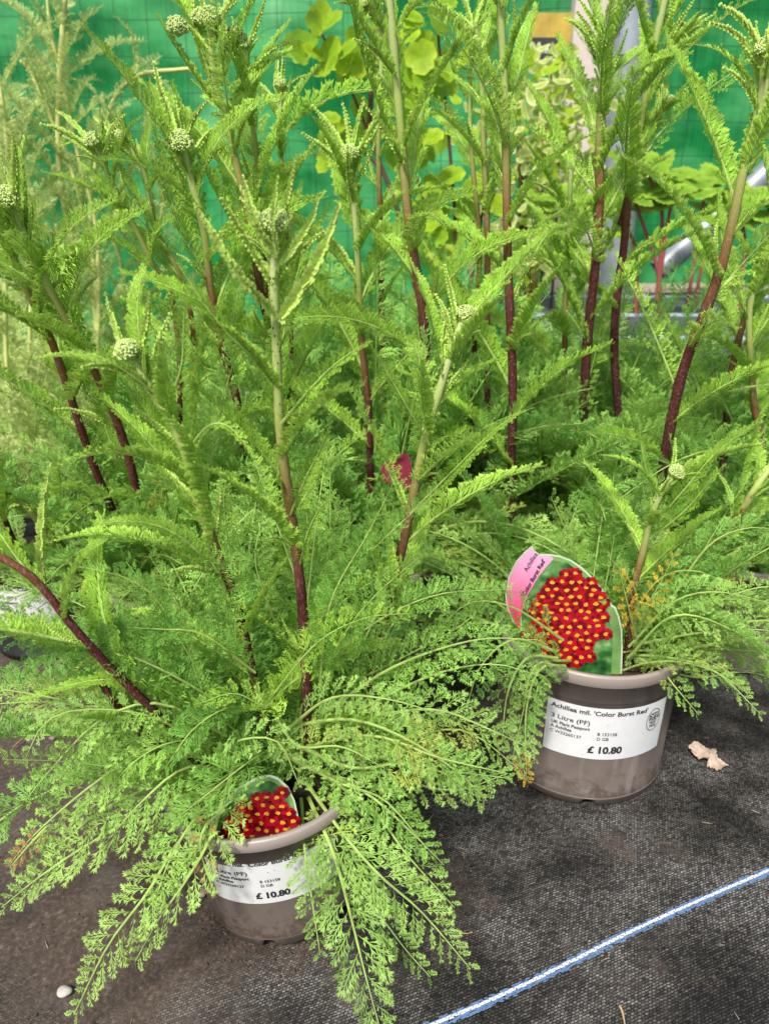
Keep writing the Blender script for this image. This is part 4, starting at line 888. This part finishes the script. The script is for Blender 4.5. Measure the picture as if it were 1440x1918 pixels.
def plant_tag(label, D, outline, garden, band, blob, texts, seed, fr=9):
    rg = random.Random(seed); c0 = P(*np.mean(outline, 0), D); c0[2] = P(0, max(y for _, y in outline), D)[2]
    def W3(x, y, l): p = P(x, y, D - l); return p - c0
    t = thing('plant_tag', label, 'plant tag', c0, 'picture tags stuck in the pots')
    ol = outline
    acc = Acc(); f = [W3(x, y, 0) for x, y in ol]; bk = [p + np.array([0, .0006, 0]) for p in f]; ngon(acc, f); ngon(acc, bk[::-1]); n = len(f)
    acc.add(f + bk, [(i, (i + 1) % n, n + (i + 1) % n, n + i) for i in range(n)]); obj('plate', acc.mesh('plate', [M['tedge']], False), t)
    acc = Acc(); ngon(acc, [W3(x, y, .0004) for x, y in garden[0]], 4); ngon(acc, [W3(x, y, .0007) for x, y in garden[1]], 0)
    h = fr * .9; pts = []; xs_ = [p[0] for p in blob]; ys_ = [p[1] for p in blob]; y = min(ys_); row = 0
    while y < max(ys_):
        x = min(xs_) + (row % 2) * h
        while x < max(xs_):
            xx, yy = x + rg.uniform(-3, 3), y + rg.uniform(-3, 3)
            if inside(xx, yy, blob): pts.append((xx, yy))
            x += h * 1.75
        y += h * 1.35; row += 1
    for kx, (x, y) in enumerate(pts):
        z = .0010 + .00012 * (kx % 5); np_ = 5; a0 = rg.uniform(0, 6)
        for k in range(np_ + 2):
            a = a0 + k * 2 * math.pi / (np_ + 2); cx, cy = x + math.cos(a) * fr * .74, y + math.sin(a) * fr * .62; r = fr * .50 * rg.uniform(.8, 1.15)
            ngon(acc, [W3(cx + r * math.cos(q * math.pi / 4), cy + r * .85 * math.sin(q * math.pi / 4), z + .00001 * k) for q in range(8)], 1 if rg.random() < .62 else 2)
        ngon(acc, [W3(x + fr * .40 * (1 + rg.uniform(-.35, .35)) * math.cos(q * .628), y + fr * .28 * (1 + rg.uniform(-.35, .35)) * math.sin(q * .628), z + .00060) for q in range(10)], 3)
    obj('picture', acc.mesh('picture', [M['tgreen'], M['tred'], M['tred2'], M['tyel'], M['tmargin']], False), t)
    if band:
        acc = Acc(); ngon(acc, [W3(x, y, .0010) for x, y in band]); obj('title_band', acc.mesh('title_band', [M['tpink']], False), t)
    for body, x, y, ang, size, bold in texts:
        v, tr = text_mesh(body, 1.0, bold); ca, sa = math.cos(ang), math.sin(ang)
        acc = Acc(); acc.add([W3(x + size * (a * ca - b * sa) * 1, y - size * (a * sa + b * ca), .0016) for a, b, _ in v], None, tr); obj('title_text', acc.mesh('title_text', [M['ink']], False), t)
    return t
out1 = [(997, 1022), (1001, 1031), (1010, 1038), (1028, 1038), (1048, 1041), (1070, 1049), (1092, 1064), (1112, 1084), (1130, 1106), (1143, 1128), (1147, 1134), (1153, 1137), (1160, 1155), (1165, 1180), (1166, 1215), (1164, 1285), (1040, 1285), (1020, 1240), (988, 1195), (960, 1165), (949, 1138), (946, 1115), (952, 1080), (966, 1052), (982, 1034)]
ins = lambda poly, k, cx, cy: [(cx + (x - cx) * k, cy + (y - cy) * k) for x, y in poly]
mar1 = [(1030, 1041), (1048, 1044), (1069, 1052), (1090, 1067), (1110, 1087), (1127, 1108), (1140, 1130), (1145, 1137), (1150, 1140), (1157, 1157), (1162, 1181), (1163, 1215), (1161, 1283), (1042, 1283), (1022, 1240), (990, 1193), (985, 1150)]
gar1 = [(1036, 1050), (1062, 1054), (1086, 1072), (1106, 1095), (1124, 1120), (1137, 1146), (1144, 1175), (1147, 1210), (1143, 1282), (1046, 1282), (1024, 1238), (978, 1185), (976, 1150), (986, 1115), (1008, 1080)]
band1 = [(997, 1025), (1001, 1034), (1010, 1041), (1030, 1041), (1037, 1046), (1010, 1078), (988, 1115), (976, 1150), (973, 1180), (961, 1163), (951, 1137), (948, 1115), (954, 1081), (967, 1054), (983, 1036)]
blob1 = [(1062, 1062), (1085, 1066), (1108, 1090), (1128, 1118), (1138, 1140), (1143, 1175), (1140, 1200), (1112, 1206), (1110, 1240), (1060, 1252), (1035, 1225), (1000, 1208), (978, 1178), (990, 1150), (1003, 1110), (1030, 1100), (1032, 1082)]
plant_tag('teardrop tag with a pink title band and red flowers in the right pot', .655, out1, (mar1, gar1), band1, blob1,
          [("Achillea", 987, 1072, R(59), 12.5, 0.0), ("'Color Burst Red'", 982, 1119, R(60), 11.2, .022)], 1, 11.5)
out2 = [(385, 1600), (392, 1550), (412, 1508), (445, 1475), (480, 1457), (505, 1452), (522, 1458), (540, 1475), (552, 1500), (560, 1535), (563, 1600)]
mar2 = [(389, 1600), (396, 1552), (415, 1511), (447, 1479), (481, 1461), (504, 1456), (520, 1462), (537, 1478), (549, 1502), (556, 1537), (559, 1600)]
gar2 = [(395, 1600), (402, 1552), (420, 1516), (450, 1486), (482, 1468), (504, 1463), (516, 1468), (532, 1482), (542, 1504), (549, 1540), (552, 1600)]
blob2 = [(470, 1500), (490, 1482), (530, 1484), (545, 1515), (551, 1545), (553, 1580), (395, 1580), (410, 1550), (440, 1520)]
plant_tag('tag of red flowers half hidden by leaves, pushed inside the front pot rim', P(0, 0, .468)[1], out2, (mar2, gar2), None, blob2, [], 2, 12)
M['maroon'] = simple('maroon_tag_plastic', (.22, .02, .05), .4, .1)
acc = Acc(); ol = [(715, 900), (714, 872), (725, 862), (745, 852), (764, 850), (770, 870), (768, 920)]; c0 = P(740, 920, .80); f = [P(x, y, .80) - c0 for x, y in ol]; ngon(acc, f); ngon(acc, [p + np.array([0, .0008, 0]) for p in f][::-1])
acc.add(f + [p + np.array([0, .0008, 0]) for p in f], [(i, (i + 1) % 7, 7 + (i + 1) % 7, 7 + i) for i in range(7)])
tag(obj('plant_tag', acc.mesh('plant_tag', [M['maroon']], False), None, c0), 'plain maroon tag among leaves near the middle of the picture', 'plant tag')

# ================================================================== THINGS ON THE GROUND
M['stone'] = simple('pale_grey_stone', (.42, .40, .36), .8, .2, 60, .5); M['stone2'] = simple('brown_stone', (.20, .16, .12), .8, .3, 60, .5)
def pebble(p, r, m, label, sc3=(1, .8, .55), seed=1):
    rg = random.Random(seed); acc = Acc(); nu, nv = 20, 12; V = []
    for j in range(nv + 1):
        for i in range(nu):
            a = 2 * math.pi * i / nu; b = math.pi * j / nv; k = 1 + .07 * math.sin(3 * a + seed) * math.sin(b) + .05 * math.cos(2 * b + a)
            V.append((r * k * sc3[0] * math.sin(b) * math.cos(a), r * k * sc3[1] * math.sin(b) * math.sin(a), r * sc3[2] * math.cos(b) * k))
    acc.add(V, [(j * nu + i, j * nu + (i + 1) % nu, (j + 1) * nu + (i + 1) % nu, (j + 1) * nu + i) for j in range(nv) for i in range(nu)])
    tag(obj('pebble', acc.mesh('pebble', [M[m]], True), None, (p[0], p[1], r * sc3[2] * .8)), label, 'pebble', 'pebbles on the ground')
pebble(G(122, 1862), .0062, 'stone', 'pale round pebble near the bottom left corner')
pebble(G(381, 1676), .0058, 'stone2', 'brown oval pebble left of the front pot', (.6, 1, .6), 3)
pebble(G(100, 1385), .004, 'stone2', 'tiny dark pebble on the brown dusty ground at left', (1, .9, .7), 5)
M['deadleaf'] = simple('withered_brown_leaf', (.42, .32, .25), .8, .3, 120, .6)
acc = Acc(); rg = random.Random(6); n1, n2 = 26, 14; V = []
olx = [(-.030, .010), (-.022, .019), (-.012, .022), (-.004, .018), (.006, .020), (.012, .012), (.014, .002), (.024, -.004), (.028, -.012), (.018, -.024), (.010, -.026), (.004, -.018), (-.004, -.020), (-.002, -.008), (-.010, -.002), (-.016, -.004), (-.022, .002)]
ol2 = smoothpoly(olx, 4); ol2 = [(x + rg.uniform(-.0012, .0012), y + rg.uniform(-.0012, .0012)) for x, y in ol2]; k = len(ol2); cen = (.002, .002)
zf = lambda x, y: .006 + .0045 * math.sin(x * 160 + 1) * math.cos(y * 130) + .004 * math.sin(y * 90)
V = [(cen[0], cen[1], zf(*cen))]
for f_ in (.35, .7, 1.0): V += [(cen[0] + (x - cen[0]) * f_, cen[1] + (y - cen[1]) * f_, zf(cen[0] + (x - cen[0]) * f_, cen[1] + (y - cen[1]) * f_) + (rg.uniform(0, .004) if f_ == 1 else 0)) for x, y in ol2]
acc.add(V, [(1 + b * k + i, 1 + (b + 1) * k + i, 1 + (b + 1) * k + (i + 1) % k, 1 + b * k + (i + 1) % k) for b in range(2) for i in range(k)], [(0, 1 + i, 1 + (i + 1) % k) for i in range(k)])
p = G(1325, 1425); o = tag(obj('dead_leaf', acc.mesh('dead_leaf', [M['deadleaf']], True), None, (p[0], p[1], .001)), 'crumpled tan dead leaf on the black fabric right of the labelled pot', 'dead leaf'); o.scale = (.72,) * 3; o.rotation_euler = (0, 0, R(-15))
M['straw'] = simple('straw_brown_twig', (.40, .26, .14), .7, .2)
def twig(pts, r, label, m='straw'):
    P3 = [np.asarray(q) + [0, 0, .002] for q in pts]; cv, _ = spline(P3, 12); acc = Acc(); tube(acc, cv, np.linspace(r, r * .6, 12), 6)
    tag(obj('twig', acc.mesh('twig', [M[m]], True, cv[0]), None, cv[0]), label, 'twig', 'bits of twig on the ground')
twig([G(25, 1402), G(50, 1380), G(70, 1362)], .0009, 'thin straw-brown twig on the brown ground at the left')
twig([G(1160, 1888), G(1165, 1900), G(1170, 1925)], .0011, 'short upright straw twig at the bottom edge under the blue line')
twig([G(850, 1745), G(870, 1752), G(885, 1750)], .0007, 'short brown twig right of the draped leaves')
twig([G(0, 1518), G(30, 1500), G(70, 1487)], .0007, 'thin black strand lying on the ground at the left edge', 'blackplastic')
# loose crumbs of soil
acc = Acc(); rg = random.Random(9); v, f = ICO
for _ in range(1500):
    x, y = rg.uniform(-.55, .5), rg.uniform(.30, 1.1)
    if rg.random() > .75 - .9 * x * (1 if x > 0 else .2): continue
    r = rg.uniform(.0004, .0015) * (1 if rg.random() < .93 else 1.8); acc.add(v * r * [1, 1, .7] + [x, y, gz(x, y) + r * .4], None, f)
for c_, n_ in ((oA, 500), (oB, 120)):
    for _ in range(n_):
        a = rg.uniform(0, 6.28); d_ = .06 + abs(rg.gauss(0, .025)); x, y = c_[0] + d_ * math.cos(a), c_[1] + d_ * math.sin(a); r = rg.uniform(.0005, .002); acc.add(v * r + [x, y, gz(x, y) + r * .4], None, f)
M['fibre'] = simple('straw_fibre', (.32, .26, .18), .8, .3, 300)
for _ in range(170):
    x, y = rg.uniform(-.5, .55), rg.uniform(.3, 1.1); a = rg.uniform(0, 6.28); l = rg.uniform(.001, .005); d_ = np.array([math.cos(a), math.sin(a), 0]) * l; n_ = np.array([-math.sin(a), math.cos(a), 0]) * rg.uniform(.0002, .0005); c_ = np.array([x, y, gz(x, y) + .0012])
    acc.add([c_ - d_ - n_, c_ + d_ - n_ * .4, c_ + d_ + n_ * .4, c_ - d_ + n_, c_ + [0, 0, .0006]], None, [(0, 1, 4), (1, 2, 4), (2, 3, 4), (3, 0, 4)], 1)
M['crumb'] = simple('soil_crumbs', (.07, .048, .035), .95, .5, 300)
o = obj('soil_crumbs', acc.mesh('soil_crumbs', [M['crumb'], M['fibre']], False)); o['kind'] = 'stuff'; o['label'] = 'dark crumbs of soil scattered over the ground fabric'; o['category'] = 'soil'
# aphids on the tall front stem
acc = Acc(); s3p = [P(*p) for p in [(529, 800, .508), (519, 650, .498), (513, 520, .488)]]; rg = random.Random(2); M['aphid'] = simple('aphid_black', (.012, .010, .010), .4)
cv, _ = spline(s3p, 40)
for _ in range(20):
    i = int(min(39, abs(rg.gauss(0, 1)) * 9 + rg.choice((0, 12, 30)))); a = rg.uniform(-2.4, -.7); r = rg.uniform(.0004, .0006)
    acc.add(v * [r, r, r * 1.7] + cv[i] + np.array([math.cos(a) * .0042, math.sin(a) * .0042 - .001, 0]), None, f)
o = obj('aphids', acc.mesh('aphids', [M['aphid']], True)); o['kind'] = 'stuff'; o['label'] = 'black aphids crowding the tallest front stem'; o['category'] = 'insects'
